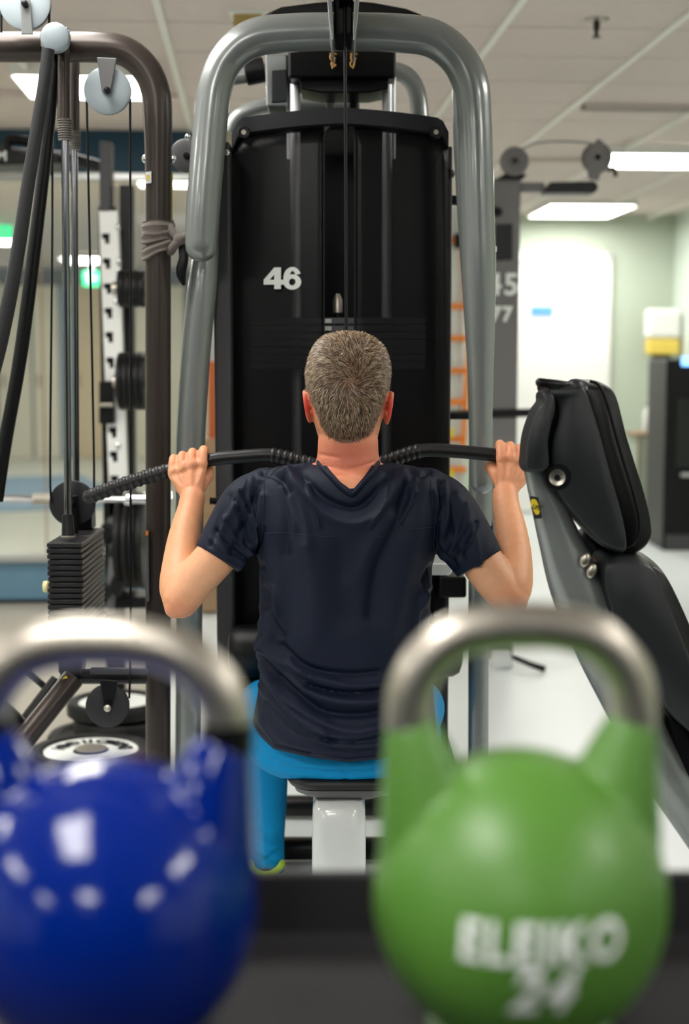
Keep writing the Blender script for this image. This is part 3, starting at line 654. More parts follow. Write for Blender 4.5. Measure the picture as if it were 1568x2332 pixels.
# ribbed bushings and chrome guide rods
def ribbed(px, y0, y1, r, D):
    a = P(px, y0, D); b = P(px, y1, D); L_ = a.z - b.z; pr = [(0, 0)]; n = 9
    for k in range(n):
        h = L_ * k / n; w_ = L_ / n; rr_ = r * (1 - .12 * k / n); pr += [(rr_ * .76, h + .0003), (rr_ * .76, h + w_ * .42), (rr_, h + w_ * .5), (rr_, h + w_ * .95)]
    pr += [(0, L_)]
    MB().lathe(pr, a, (0, 0, -1), 28).build('ribbed_bushing', M['greyrub'], cm_)
ribbed(147, 270, 320, .0165, 3.2); ribbed(170, 297, 342, .0145, 3.42)
MB().tube([P(148, 320, 3.2), P(155, 1180, 3.2)], .0085, 18).build('guide_rod', M['chrome2'], cm_)
MB().tube([P(169, 342, 3.42), P(174, 1210, 3.42)], .0085, 18).build('guide_rod', M['chrome2'], cm_)
c = P(155, 1224, 3.2); t_ = P(155, 1171, 3.2)
pr = [(0, 0), (.0155, 0), (.0155, .004), (.0145, .006), (.0125, (c - t_).length - .003), (.011, (c - t_).length), (0, (c - t_).length)]
MB().lathe(pr, c, (0, 0, 1), 20).build('stack_collar', M['black'], cm_)
MB().lathe([(.0150, 0), (.0165, .001), (.0165, .004), (.0150, .005)], c, (0, 0, 1), 20).build('collar_ring', M['steel'], cm_)
# the weight stack: every plate its own part
sx0, sx1 = P(106, 1235, 3.15).x, P(187, 1235, 3.15).x; ztop = P(150, 1236, 3.15).z
pitch = S(13.1, 3.15); pm = None
for k in range(17):
    z = ztop - pitch * (k + .5); jx = random.uniform(-.0012, .0012); jr = random.uniform(-.006, .006)
    if pm is None:
        o = MB().box((0, 0, 0), (sx1 - sx0, .29, pitch * .84)).build('stack_plate', M['plate'], cm_, bevel=.002, seg=1); pm = o.data
        pm.materials.append(M['plateside'])
        for p_ in pm.polygons:
            if p_.normal.x > .9: p_.material_index = 1
    else:
        o = bpy.data.objects.new('stack_plate', pm); C.objects.link(o); o.parent = cm_
        b_ = o.modifiers.new('bevel', 'BEVEL'); b_.width = .002; b_.segments = 1
    o.matrix_parent_inverse = Matrix.Translation(-cm_.location)
    o.location = ((sx0 + sx1) / 2 + jx, 3.295, z); o.rotation_euler = (0, 0, jr)
zbot = ztop - pitch * 17
MB().box(((sx0 + sx1) / 2, 3.295, zbot - .02), (sx1 - sx0 + .02, .3, .03)).build('stack_rest', M['rubber'], cm_, bevel=.004)
c = P(101, 1336, 3.2); MB().lathe([(0, 0), (.012, .002), (.0135, .006), (.0135, .012), (.008, .016), (0, .016)], c + Vector((-.004, 0, 0)), (1, 0, 0), 20).build('selector_pin', M['cream2'], cm_)
MB().box(P(190, 1180, 3.42), (.05, .06, .05)).build('top_block', M['black'], cm_, bevel=.004)
# slanting tubes (press arms)
tubep([(110, 112, 3.1), (99, 200, 3.1), (67, 400, 3.1), (37, 595, 3.1), (10, 735, 3.1), (-20, 860, 3.1), (-110, 1180, 3.1)], [.0135, .0135, .0145, .0155, .0165, .0165, .0165], 'slanted_tube', M['pulleyd'], cm_, smooth=4)
MB().tube([P(-110, 1180, 3.0), P(-110, 1180, 3.26)], .018, 18, rnd=True).build('arm_grip', M['grip'], cm_)
tubep([(127, 120, 3.22), (120, 200, 3.22), (98, 400, 3.22), (63, 690, 3.22), (40, 850, 3.22), (13, 1000, 3.22), (-8, 1140, 3.22)], [.012, .013, .0145, .0155, .0155, .0155, .0155], 'slanted_tube', M['blackm'], cm_, smooth=4)
# cables
for pts, D in (([(117, 130), (119, 500), (114, 1050), (118, 1145)], 3.3), ([(197, 215), (203, 500), (213, 1000), (214, 1145)], 3.31), ([(296, 225), (297, 800), (297, 1440), (294, 1590)], 3.21), ([(122, 170), (117, 400)], 3.3), ([(3, -20), (3, 74)], 3.2), ([(112, 10), (112, 76)], 3.2)):
    tubep([(x, y, D) for x, y in pts], .0027, 'cable', M['cable'], cm_, seg=8, smooth=4)
# lower frame
tubep([(140, 1540, 3.3), (340, 1540, 3.3)], .0185, 'cross_tube', M['blackm'], cm_, smooth=0)
MB().prism([(205, 1521), (332, 1523), (336, 1530), (330, 1536), (205, 1536)], 3.26, 3.275).build('cross_cover', M['charcoal'], cm_, bevel=.002)
tubep([(166, 1545, 3.25), (110, 1615, 3.2), (30, 1715, 3.12), (-60, 1830, 3.05), (-380, 2215, 3.0)], [.0265, .026, .026, .026, .026], 'base_tube', M['bronze'], cm_, 24)
tubep([(128, 1545, 3.45), (44, 1655, 3.4)], .013, 'base_tube', M['blackm'], cm_, smooth=0)
tubep([(40, 1510, 3.5), (104, 1566, 3.5)], .0085, 'brace_tube', M['blackm'], cm_, smooth=0)
tubep([(-400, 1440, 3.25), (-60, 1590, 3.2), (0, 1625, 3.2), (46, 1668, 3.2)], .03, 'base_tube', M['blackm'], cm_, 20)
MB().prism([(132, 1490), (190, 1490), (182, 1552), (150, 1552), (132, 1530)], 3.28, 3.34).build('frame_gusset', M['blackm'], cm_, bevel=.004)
MB().prism([(141, 1547), (149, 1539), (157, 1547)], 3.222, 3.23).build('warning_mark', M['yellow'], cm_)
MB().prism([(331, 392), (344, 390), (344, 416), (331, 418)], 3.268, 3.275).build('small_label', M['label_w'], cm_)
MB().prism([(333, 398), (340, 398), (340, 410), (333, 410)], 3.266, 3.27).build('label_print', M['yellow2'], cm_)
for x in (330, 394): MB().ball(P(x, 362, 3.3), (.008, .008, .01), 12).build('bolt_head', M['chrome'], cm_)
MB().prism([(331, 1210), (337, 1210), (339, 1370), (333, 1370)], 3.262, 3.275).build('post_strip', M['grey'], cm_)
MB().prism([(331, 1210), (337, 1210), (337, 1219), (331, 1219)], 3.26, 3.263).build('orange_mark', M['orange'], cm_)
# yellow strap end
t = thing('yellow_strap', P(387, 450, 3.3), 'narrow yellow strip behind the dark post above the knotted cloth', 'strap')
MB().prism([(382, 392), (392, 392), (391, 514), (384, 514)], 3.335, 3.35).build('strip', M['yellow'], t, bevel=.002)
# grey cloth tied round the post
t = thing('tied_cloth', P(360, 550, 3.3), 'grey cloth band knotted round the dark post of the cable machine', 'cloth')
def wrap(y0, y1, tilt, wd, nm, ph):
    q = MB(); rings = []
    c0 = P(360, y0, CD)
    for k in range(41):
        a = 2 * math.pi * k / 40; r = .034 + .0025 * math.sin(a * 2 + ph); cz = P(360, y0 + (y1 - y0) * k / 40, CD).z + tilt * math.cos(a)
        cc = Vector((c0.x + r * math.cos(a), CD + r * math.sin(a), cz)); n_ = Vector((math.cos(a), math.sin(a), 0))
        hh = wd * (1 + .12 * math.sin(3 * a + ph))
        rings.append([cc + n_ * .0035 * c_ + Vector((0, 0, hh * s_)) + n_ * .0018 * math.sin(5 * b) for b in [2 * math.pi * j / 20 for j in range(20)] for c_, s_ in ((math.cos(b), math.sin(b)),)])
    q.loft(rings); q.build(nm, M['cloth'], t)
wrap(520, 522, .002, .017, 'cloth_wrap', 0); wrap(536, 540, .006, .014, 'cloth_wrap', 1.5); wrap(574, 566, .012, .0135, 'cloth_wrap', 2.5)
MB().tube([P(388, 570, 3.285), P(398, 558, 3.27), P(410, 545, 3.27)], [.012, .010, .009], 14, smooth=4, rnd=True).build('cloth_end', M['cloth'], t)
MB().tube([P(386, 520, 3.285), P(398, 536, 3.275), P(408, 545, 3.27)], [.011, .008, .008], 14, smooth=4, rnd=True).build('cloth_end', M['cloth'], t)
MB().ball(P(409, 545, 3.27), (.015, .014, .013), 16, (.3, .4, 0)).build('cloth_knot', M['cloth'], t)
MB().tube([P(409, 545, 3.27), P(424, 536, 3.26), P(432, 530, 3.255)], [.010, .008, .006], 12, smooth=4, rnd=True).build('cloth_end', M['cloth'], t)
tag(MB().tube([P(412, 550, 3.28), P(418, 585, 3.27), P(412, 620, 3.27), P(419, 650, 3.27)], [.008, .011, .012, .004], 12, smooth=4, ell=(.5, 1)).build('cloth_tail', M['black'], t), 'dark hanging tail of the knot')
# ================================================================ SQUAT RACK BEHIND
RD = 5.2
rk = thing('squat_rack', (P(270, 900, RD).x, RD, 0), 'black and white squat rack behind the dark cable machine', 'rack')
MB().prism([(226, 322), (252, 322), (252, 484), (226, 484)], RD, RD + .07).build('post_top', M['charcoal'], rk, bevel=.004)
# white upright with hook holes: column built as strips round real openings
ux = lambda y: 225 + (y - 480) * .036
q = MB()
hy = [543, 600, 657, 713, 768, 826, 985, 1040, 1095]
MB().prism([(ux(480) + 30, 480), (ux(480) + 42, 480), (ux(1130) + 42, 1130), (ux(1130) + 30, 1130)], RD, RD + .06).build('upright_flange', M['white'], rk)
ys_ = [480] + hy + [1250]
for a, b in zip(ys_[:-1], ys_[1:]):
    y0 = a + 12 if a != 480 else a; y1 = b - 12 if b != 1250 else b
    q.prism([(ux(y0), y0), (ux(y0) + 30, y0), (ux(y1) + 30, y1), (ux(y1), y1)], RD, RD + .015)
for y in hy:   # pieces that leave an inverted-L slot open
    x = ux(y); q.prism([(x + 22, y - 12), (x + 30, y - 12), (x + 30, y + 12), (x + 22, y + 12)], RD, RD + .015); q.prism([(x, y - 2), (x + 11, y + 2), (x + 11, y + 12), (x, y + 12)], RD, RD + .015)
    q.prism([(x, y - 12), (x + 4, y - 12), (x + 4, y - 1), (x, y - 1)], RD, RD + .015)
q.build('upright', M['white'], rk, flat=True)
MB().prism([(ux(480) - 2, 470), (ux(480) + 34, 470), (ux(1250) + 34, 2050), (ux(1250) - 2, 2050)], RD + .022, RD + .06).build('upright_back', M['black'], rk)
MB().prism([(ux(1120), 1120), (ux(1120) + 34, 1120), (ux(1250) + 34, 2030), (ux(1250), 2030)], RD, RD + .03).build('upright_foot', M['blackm'], rk)
MB().prism([(271, 420), (300, 420), (304, 1340), (276, 1340)], RD + .05, RD + .12).build('rear_post', M['black'], rk, bevel=.004)
for x in (264, 306): tubep([(x, 425, RD + .1), (x + 4, 1330, RD + .1)], .004, 'guide_wire', M['steel'], rk, seg=8, smooth=0)
for x, y in ((268, 517), (270, 595), (270, 615), (264, 686), (267, 852), (268, 1015)): MB().ball(P(x, y, RD - .01), (.010, .008, .013), 10).build('pin_head', M['chrome'], rk)
MB().prism([(225, 868), (259, 868), (259, 965), (225, 965)], RD - .05, RD - .004).build('bar_hook', M['black'], rk, bevel=.005)
MB().prism([(226, 918), (256, 918), (257, 927), (226, 927)], RD - .08, RD - .05).build('hook_lip', M['steel'], rk, bevel=.004)
tubep([(230, 380, RD + .3), (160, 360, RD + .3), (-40, 345, RD + .3)], .022, 'top_beam', M['blackm'], rk, smooth=0)
MB().tube([P(245, 1400, 5.0), P(262, 1260, 5.05), P(256, 1180, 5.1)], .02, 14, smooth=4).build('safety_arm', M['grey'], rk)
for x, y in ((243, 1215), (270, 1250), (232, 1350), (268, 1330)): MB().box(P(x, y, 5.0), (.05, .06, .07), (0, .4, 0)).build('arm_bracket', M['blackm'], rk, bevel=.006)
MB().prism([(190, 1365), (335, 1360), (335, 1385), (190, 1390)], 5.1, 5.3).build('rack_base', M['blackm'], rk, bevel=.004)
MB().prism([(-60, 345), (128, 345), (128, 372), (-60, 378)], 5.35, 5.55).build('top_tray', M['blackm'], rk, bevel=.004)
tubep([(15, 345, 5.4), (18, 324, 5.4), (40, 318, 5.4), (120, 332, 5.4)], .018, 'tray_handle', M['black'], rk, smooth=4)
me = textmesh('SM', .05, .001); q = MB(); o_ = P(-4, 356, 5.345)
q.add([(o_.x + v.co.x + .0, o_.y, o_.z + v.co.y) for v in me.vertices], [tuple(p_.vertices) for p_ in me.polygons]); q.build('tray_lettering', M['label_w'], rk, flat=True)
# weight plates hung on pegs, edge on
def vplate(x0, x1, py, r, D, lb, grp, n):
    c = P((x0 + x1) / 2, py, D); a = P(x0, py, D).x; b = P(x1, py, D).x; w_ = (b - a) / n
    for k in range(n):
        o = MB().lathe([(.026, w_ * .9), (.026, 0), (r * .4, 0), (r * .45, w_ * .2), (r * .8, w_ * .2), (r * .86, w_ * .05), (r * .97, w_ * .05), (r, w_ * .2), (r, w_ * .8), (r * .97, w_ * .95), (r * .8, w_ * .95), (.026, w_ * .9)], (a + w_ * k, D, c.z), (1, 0, 0), 36, cap=False).build('weight_plate', M['rubber'])
        tag(o, lb % ('leftmost', 'second from the left', 'third from the left', 'fourth from the left', 'rightmost')[k if k < n - 1 else 4], 'weight plate', grp)
    MB().tube([(a - .02, D, c.z), (b + .05, D, c.z)], .0245, 14).build('plate_peg', M['steel'], rk)
vplate(270, 334, 657, .066, 5.08, 'small black weight plate on the top peg of the squat rack, %s', 'plates on the top rack peg', 4)
vplate(271, 336, 868, .102, 5.06, 'medium black weight plate on the middle rack peg, %s', 'plates on the middle rack peg', 5)
vplate(270, 336, 1236, .165, 5.08, 'large black weight plate on the lowest rack peg, %s', 'plates on the lowest rack peg', 4)
# barbell on the rack
bb = thing('barbell', P(200, 1137, 5.0), 'shiny steel barbell lying level in the squat rack', 'barbell')
MB().tube([P(5, 1135, 5.0), P(290, 1138, 5.0)], .0125, 16).build('shaft', M['chrome'], bb)
MB().tube([P(288, 1137, 5.0), P(392, 1137, 5.0)], .025, 20).build('sleeve', M['chrome'], bb)
MB().lathe([(0, 0), (.034, 0), (.036, .01), (.034, .022), (0, .022)], P(286, 1137, 5.0), (1, 0, 0), 24).build('sleeve_collar', M['chrome'], bb)
MB().tube([P(76, 1136, 5.0), P(120, 1136, 5.0)], .019, 18).build('knurl_sleeve', M['steel'], bb)
# plates lying on the floor
def fplate(x, y, z, r, h, name, lb, grp, face=True, letters=None):
    t = thing('weight_plate', (x, y, z), lb, 'weight plate', grp)
    MB().lathe([(0, 0), (r * .9, 0), (r, .012), (r, h - .012), (r * .95, h), (r * .82, h), (r * .76, h - .01), (r * .3, h - .012), (r * .26, h - .003), (.026, h - .003), (.026, h - .02), (0, h - .02)], (x, y, z), (0, 0, 1), 56).build('rubber_body', M['rubber'], t)
    if face:
        MB().lathe([(r * .29, h - .0118), (r * .755, h - .0098), (r * .755, h - .007), (r * .29, h - .009)], (x, y, z), (0, 0, 1), 56).build('white_face', M['label_w'], t)
        MB().lathe([(.027, h - .004), (r * .25, h - .004), (r * .25, h), (.03, h)], (x, y, z), (0, 0, 1), 32).build('hub_ring', M['steel'], t)
    if letters:
        q = MB(); n = len(letters)
        for i, ch in enumerate(letters):
            if ch == ' ': continue
            me = textmesh(ch, r * .3, .003); a = math.radians(165 - 150 * i / (n - 1)); R_ = r * .56
            cx_, cy_ = x + R_ * math.cos(a), y + R_ * math.sin(a); ro = a + math.pi / 2
            q.add([(cx_ + v.co.x * math.cos(ro) - v.co.y * math.sin(ro), cy_ + v.co.x * math.sin(ro) + v.co.y * math.cos(ro), z + h - .0065) for v in me.vertices], [tuple(p_.vertices) for p_ in me.polygons])
        q.build('face_lettering', M['label_k'], t, flat=True)
    return t
p = PZ(207, 1703, .16)
for k, (dx, dy) in enumerate(((.01, .01), (-.012, .005), (0, 0))):
    fplate(p.x + dx, p.y + dy, .0535 * k, .185, .053, '', ('black weight plate with a lettered white face on top of the front floor stack' if k == 2 else 'black weight plate, %s of the front floor stack' % ('lowest', 'middle one', '')[k]), None, k == 2, 'HONO II OCOOIND' if k == 2 else None)
p = PZ(262, 1592, .215)
for k, (dx, dy) in enumerate(((-.06, -.02), (-.035, .0), (.02, 0), (0, 0))):
    fplate(p.x + dx, p.y + dy, .0535 * k, .155 if k > 1 else .185, .053, '', ('white-faced weight plate on top of the rear floor stack behind the lower pulley' if k == 3 else 'black weight plate, %s of the rear floor stack behind the lower pulley' % ('lowest', 'second from the floor', 'third from the floor', '')[k]), None, k == 3)
# ================================================================ GREY CABLE TOWER AT RIGHT, BEHIND
GD = 6.0
gt = thing('cable_tower', (P(1150, 900, GD).x, GD, 0), 'tall grey cable tower numbered 45 and 77 to the right of the silver arch', 'exercise machine')
zf = P(1150, 1500, GD).z
MB().prism([(1105, 408), (1172, 402), (1186, 412), (1168, 1500), (1105, 1500)], GD, GD + .16).build('tower_post', M['grey2'], gt, bevel=.01)
MB().prism([(1118, 1480), (1162, 1480), (1168, 1522), (1118, 1526)], GD - .05, GD + .2).build('post_foot', M['ltgrey'], gt, bevel=.01)
MB().prism([(1128, 511), (1166, 509), (1166, 592), (1128, 594)], GD - .006, GD + .01).build('dark_panel', M['shell'], gt, bevel=.003)
MB().prism([(1112, 470), (1140, 472), (1144, 488), (1112, 495)], GD - .03, GD).build('knob_block', M['black'], gt, bevel=.004)
def wheel(px, py, r, m):
    c = P(px, py, GD - .02); R_ = S(r, GD)
    MB().lathe([(0, -.02), (R_ * .3, -.02), (R_ * .35, -.012), (R_ * .9, -.014), (R_, -.01), (R_ * .93, 0), (R_, .01), (R_ * .9, .016), (0, .016)], c, (0, 1, 0), 36).build('pulley_wheel', m, gt)
    MB().lathe([(0, 0), (.012, 0), (.012, .01), (0, .01)], c + Vector((0, -.02, 0)), (0, -1, 0), 12).build('axle_bolt', M['bronze'], gt)
wheel(1170, 368, 32, M['grey2']); wheel(1358, 360, 34, M['grey2'])
MB().prism([(1128, 408), (1148, 396), (1200, 396), (1190, 408)], GD - .02, GD + .1).build('pulley_seat', M['blackm'], gt)
MB().prism([(1330, 352), (1362, 314), (1372, 322), (1380, 360), (1362, 412), (1340, 408)], GD - .05, GD - .038).build('wheel_guard', M['grey2'], gt, bevel=.004)
MB().prism([(1180, 415), (1240, 415), (1240, 436), (1180, 436)], GD + .02, GD + .08).build('arm_tube', M['grey2'], gt, bevel=.004)
MB().prism([(1252, 414), (1352, 412), (1362, 420), (1362, 430), (1354, 439), (1237, 439)], GD - .02, GD + .10).build('arm_pad', M['shell'], gt, bevel=.012)
tubep([(1185, 340, GD), (1225, 325, GD), (1290, 322, GD), (1345, 326, GD)], .004, 'cable', M['grey2'], gt, seg=8)
tubep([(1382, 388, GD), (1396, 384, GD), (1402, 402, GD)], .009, 'cable_hook', M['bronze'], gt, seg=10)
tubep([(1000, 945, GD), (1212, 940, GD)], .018, 'side_handle', M['blackm'], gt, smooth=0)
MB().tube([P(1170, 1497, GD), P(1205, 1512, GD - .1), P(1240, 1524, GD - .1)], [.012, .012, .014], 10).build('foot_pedal', M['black'], gt)
for s_, px, py, sz in (('45', 1144, 650, .125), ('77', 1141, 717, .085)):
    me = textmesh(s_, sz, .003); o_ = P(px, py, GD - .008); q = MB()
    q.add([(o_.x + v.co.x, o_.y, o_.z + v.co.y) for v in me.vertices], [tuple(p_.vertices) for p_ in me.polygons]); q.build('number_decal', M['label_w'], gt, flat=True)
# wall bars / agility ladder hanging behind
t = thing('rung_ladder', P(1040, 1365, 7.8), 'pale ladder with orange rungs standing behind the right silver leg', 'ladder')
for x in (1026, 1048): MB().prism([(x - 9, 470), (x + 9, 470), (x + 5, 1362), (x - 13, 1362)], 7.8, 7.85).build('ladder_rail', M['ltgrey'], t, bevel=.004)
for y in (547, 698, 771, 845, 916, 1000, 1070): MB().prism([(1004, y - 7), (1062, y - 7), (1062, y + 6), (1004, y + 6)], 7.76, 7.79).build('rung', M['orange'], t, bevel=.004)
MB().tube([P(1050, 560, 7.74), P(1058, 650, 7.74), P(1066, 760, 7.74), P(1058, 950, 7.74), P(1054, 1030, 7.74)], .014, 10, smooth=4, ell=(.3, 1)).build('orange_strap', M['orange'], t)
MB().box(P(1041, 549, 7.72), (.035, .05, .08)).build('hook', M['black'], t, bevel=.005)
for y in (985, 1080): MB().box(P(1022, y, 7.73), (.05, .03, .05)).build('yellow_pad', M['yellow'], t, bevel=.004)
tag(MB().prism([(474, 822), (496, 822), (496, 1002), (474, 1002)], 7.3, 7.36).build('orange_panel', mat('deep_orange_board', (168, 80, 24), .5), bevel=.006), 'narrow deep orange board standing between silver leg and black tower', 'board')
tag(MB().prism([(452, 1000), (494, 1000), (494, 1394), (452, 1394)], 7.25, 7.6).build('brown_box', M['brown'], bevel=.006), 'small brown box under the deep orange board', 'box')
# ================================================================ BENCH SEAT MACHINE ON THE RIGHT
bn = thing('seat_machine', (P(1480, 1500, 2.45).x, 2.5, 0), 'grey framed exercise seat with black back pads at the right, seen from behind', 'exercise machine')
BZ = 2.42
MB().puff([(1302, 874), (1330, 864), (1358, 869), (1375, 890), (1400, 985), (1442, 1120), (1457, 1195), (1452, 1225), (1430, 1247), (1395, 1253), (1350, 1225), (1320, 1100), (1310, 980)], BZ + .16, .12, .10, n=8).build('back_pad', M['leather'], bn, sharp=0)
e = [P(x, y, BZ + .03) for x, y in catmull([(1342, 868), (1364, 878), (1382, 920), (1410, 1020), (1446, 1140), (1456, 1200), (1446, 1236), (1420, 1251)], 6)]
MB().tube(e, .0026, 8).build('pad_piping', M['black'], bn)
MB().puff([(1231, 872), (1290, 868), (1316, 876), (1345, 960), (1372, 1060), (1405, 1180), (1412, 1250), (1372, 1245), (1335, 1215), (1290, 1165), (1258, 1120), (1240, 1075), (1238, 1000), (1252, 940), (1250, 895)], BZ + .05, .075, .10, n=7).build('back_shell', M['shell'], bn, sharp=0)
MB().puff([(1230, 890), (1250, 893), (1256, 925), (1246, 965), (1238, 1010), (1238, 1068), (1190, 1072), (1187, 1040), (1193, 990), (1212, 935), (1228, 910)], BZ, .05, .12, n=6).build('shell_fin', M['shell'], bn, sharp=0)
MB().tube([P(1229, 871, BZ - .02), P(1265, 875, BZ - .02), P(1300, 880, BZ + .0)], .0078, 14, rnd=True).build('top_rod', M['blackm'], bn)
MB().ball(P(1310, 882, BZ), (.016, .02, .014), 14, (0, .5, 0)).build('rod_joint', M['shell'], bn)
MB().lathe([(.0, 0), (.0075, 0), (.0075, .004), (.0135, .006), (.0145, 0), (.0135, -.004), (0, -.004)], P(1268, 1087, BZ - .028), (-.15, -1, 0), 28).build('pivot_bolt', M['steel'], bn)
MB().lathe([(0, 0), (.022, 0), (.024, .004), (.024, .012), (0, .012)], P(1270, 1087, BZ - .026), (0, 1, 0), 24).build('bolt_recess', M['black'], bn)
MB().lathe([(0, 0), (.0055, 0), (.0055, .003), (0, .003)], P(1268, 1087, BZ - .0335), (-.15, -1, 0), 6).build('bolt_socket', M['black'], bn)
sp = [(1222, 1060, BZ + .03), (1240, 1130, BZ + .03), (1270, 1220, BZ + .04), (1310, 1330, BZ + .05), (1362, 1450, BZ + .06), (1430, 1600, BZ + .08), (1500, 1740, BZ + .1), (1590, 1880, BZ + .12), (1700, 2040, BZ + .14)]
MB().tube([P(*s_) for s_ in sp], [.024, .027, .036, .047, .05, .045, .042, .04, .04], 28, smooth=6, ell=(1.0, 1.0)).build('spine_tube', M['silver'], bn)
MB().prism([(1207, 1130), (1225, 1133), (1234, 1180), (1217, 1182)], BZ - .012, BZ - .004).build('brand_plate', M['label_k'], bn)
MB().prism(catmull([(1209, 1138), (1218, 1137), (1224, 1146), (1228, 1158), (1227, 1170), (1219, 1172), (1213, 1160), (1208, 1150)], 2, True), BZ - .0135, BZ - .012).build('brand_emblem', M['yellow'], bn, flat=True)
me = textmesh('LIFE', .011, .0003, 2); o_ = P(1218, 1155, BZ - .0145); q = MB()
q.add([(o_.x + v.co.x * .8, o_.y, o_.z + v.co.y + v.co.x * -.15) for v in me.vertices], [tuple(p_.vertices) for p_ in me.polygons]); q.build('emblem_lettering', M['label_k'], bn, flat=True)
# lower pad and shell
MB().puff([(1440, 1258), (1465, 1262), (1490, 1290), (1535, 1385), (1590, 1520), (1640, 1680), (1630, 1740), (1570, 1700), (1510, 1560), (1460, 1400), (1430, 1310)], BZ + .17, .11, .10, n=7).build('seat_pad', M['leather'], bn, sharp=0)
MB().puff([(1355, 1258), (1400, 1254), (1452, 1262), (1478, 1300), (1530, 1430), (1600, 1600), (1640, 1700), (1590, 1680), (1500, 1600), (1420, 1470), (1375, 1390), (1352, 1310)], BZ + .07, .085, .10, n=7).build('seat_shell', M['shell'], bn, sharp=0)
MB().tube([P(1335, 1222, BZ + .1), P(1360, 1262, BZ + .1), P(1378, 1300, BZ + .1)], .018, 14, smooth=3, rnd=True).build('hinge_link', M['shell'], bn)
for x, y in ((1332, 1275), (1347, 1300)): MB().ball(P(x, y, BZ + .0), (.009, .006, .014), 12, (0, .4, 0)).build('rivet', M['steel'], bn)
a = P(1640, 1900, BZ + .1); MB().box((a.x, BZ + .1, .05), (.5, .12, .1)).build('floor_foot', M['silver'], bn, bevel=.02)
MB().prism([(1500, 1600), (1570, 1640), (1640, 1800), (1640, 1880), (1590, 1860), (1530, 1740)], BZ + .08, BZ + .2).build('lower_shroud', M['black'], bn, bevel=.02)
# ================================================================ KETTLEBELLS AND THEIR RACK
SH = P(1182, 2037, .985).z - .105 * .925
rkb = thing('kettlebell_rack', (0, .98, 0), 'black shelf in the foreground that carries the two kettlebells', 'rack')
MB().box((0, .965, SH - .015), (2.4, .40, .03)).build('shelf', M['rack'], rkb, bevel=.004)
LT = P(784, 1990, 1.15).z
MB().box((0, 1.155, (LT + SH - .03) / 2), (2.4, .012, LT - SH + .03)).build('back_lip', M['rack'], rkb, bevel=.003)
MB().box((0, .768, SH - .02), (2.4, .012, .04)).build('front_lip', M['rack'], rkb, bevel=.003)
for x in (-1.15, 1.15):
    for y in (.8, 1.12): MB().box((x, y, (SH - .03) / 2), (.06, .06, SH - .03)).build('upright', M['blackm'], rkb, bevel=.004)
MB().box((0, .965, .3), (2.3, .38, .03)).build('lower_shelf', M['rack'], rkb, bevel=.004)
def kettlebell(px, D, R, topz, yaw, body, band, lb, hscale=1.0):
    c = P(px, 2000, D); zc = SH + R * .925
    base = Vector((c.x, D, SH)); t = thing('kettlebell', base, lb, 'kettlebell')
    q = MB(); prof = [(0, 0), (.066, 0), (.070, .002)]
    a0 = -math.asin(min(1, .925)); 
    for k in range(1, 25):
        a = a0 + (math.pi / 2 - a0) * k / 24
        if R * math.cos(a) > .0 and zc + R * math.sin(a) - SH > .003: prof.append((max(R * math.cos(a), 0), zc - SH + R * math.sin(a)))
    q.lathe(prof, base, (0, 0, 1), 48)
    cy_, sy_ = math.cos(yaw), math.sin(yaw)
    L_ = lambda x, z, y=0: Vector((c.x + x * cy_ - y * sy_, D + x * sy_ + y * cy_, z))
    hw_ = .0800 * hscale; tr = .0165 * hscale; zb_ = topz - .0165 - .068
    for s_ in (-1, 1):
        q.tube([L_(s_ * .060 * hscale, zc + .005), L_(s_ * .0625 * hscale, zc + .045), L_(s_ * .0705 * hscale, zc + .09), L_(s_ * hw_, zb_)], [.041, .039, .0295, tr * 1.06], 24, smooth=4)
    me = vox(q, .0028, 5); b = link('bell_body', me, body, t, sharp=0)
    hp = [L_(-hw_, zb_ - .004)]
    rc = .056
    zt = topz - tr
    pts = [(-hw_, zb_ - .004), (-hw_ * .985, zb_ + .022), (-hw_ * .87, zt - .026), (-hw_ * .63, zt - .0085), (-hw_ * .3, zt - .0012), (0, zt), (hw_ * .3, zt - .0012), (hw_ * .63, zt - .0085), (hw_ * .87, zt - .026), (hw_ * .985, zb_ + .022), (hw_, zb_ - .004)]
    hd = MB().tube([L_(x, z) for x, z in pts], tr, 28, smooth=6).build('handle', M['steel'], t, sharp=0)
    if band:
        for s_ in (-1, 1): MB().tube([L_(s_ * hw_, zb_ - .008), L_(s_ * hw_ * 1.005, zb_ + .012)], tr * 1.07, 28).build('handle_band', M['black'], hd)
    return t, c, zc, L_
topz = P(1190, 1372, .985).z
tg, cg, zcg, Lg = kettlebell(1182, .985, .105, topz, math.radians(3), M['green'], False, 'green kettlebell with a bare steel handle and white lettering, right foreground')
def fitx(me, w_):
    a = getv(me); x0, x1 = a[:, 0].min(), a[:, 0].max(); a[:, 0] = (a[:, 0] - (x0 + x1) / 2) * w_ / (x1 - x0); y0, y1 = a[:, 1].min(), a[:, 1].max(); a[:, 1] -= (y0 + y1) / 2; setv(me, a); return me
def on_ball(me, lon0, lat0, R_, name, rot=0.0, m='label_w', parent=None):
    v = []
    for k in me.vertices:
        x = k.co.x * math.cos(rot) - k.co.y * math.sin(rot); y = k.co.x * math.sin(rot) + k.co.y * math.cos(rot)
        lo = lon0 + x / R_; la = lat0 + y / R_
        v.append((cg.x + R_ * math.cos(la) * math.sin(lo), .985 - R_ * math.cos(la) * math.cos(lo), zcg + R_ * math.sin(la)))
    MB().add(v, [tuple(p_.vertices) for p_ in me.polygons]).build(name, M[m], parent, flat=True)
on_ball(fitx(textmesh('ELEIKO', .038, .0011, .06, sub=2), .112), .035, .06, .1058, 'brand_lettering', .0, parent=tg)
on_ball(fitx(textmesh('24', .047, .0015, .3, sub=2), .049), .035, -.25, .1058, 'weight_number', .0, parent=tg)
topz = P(245, 1402, .965).z
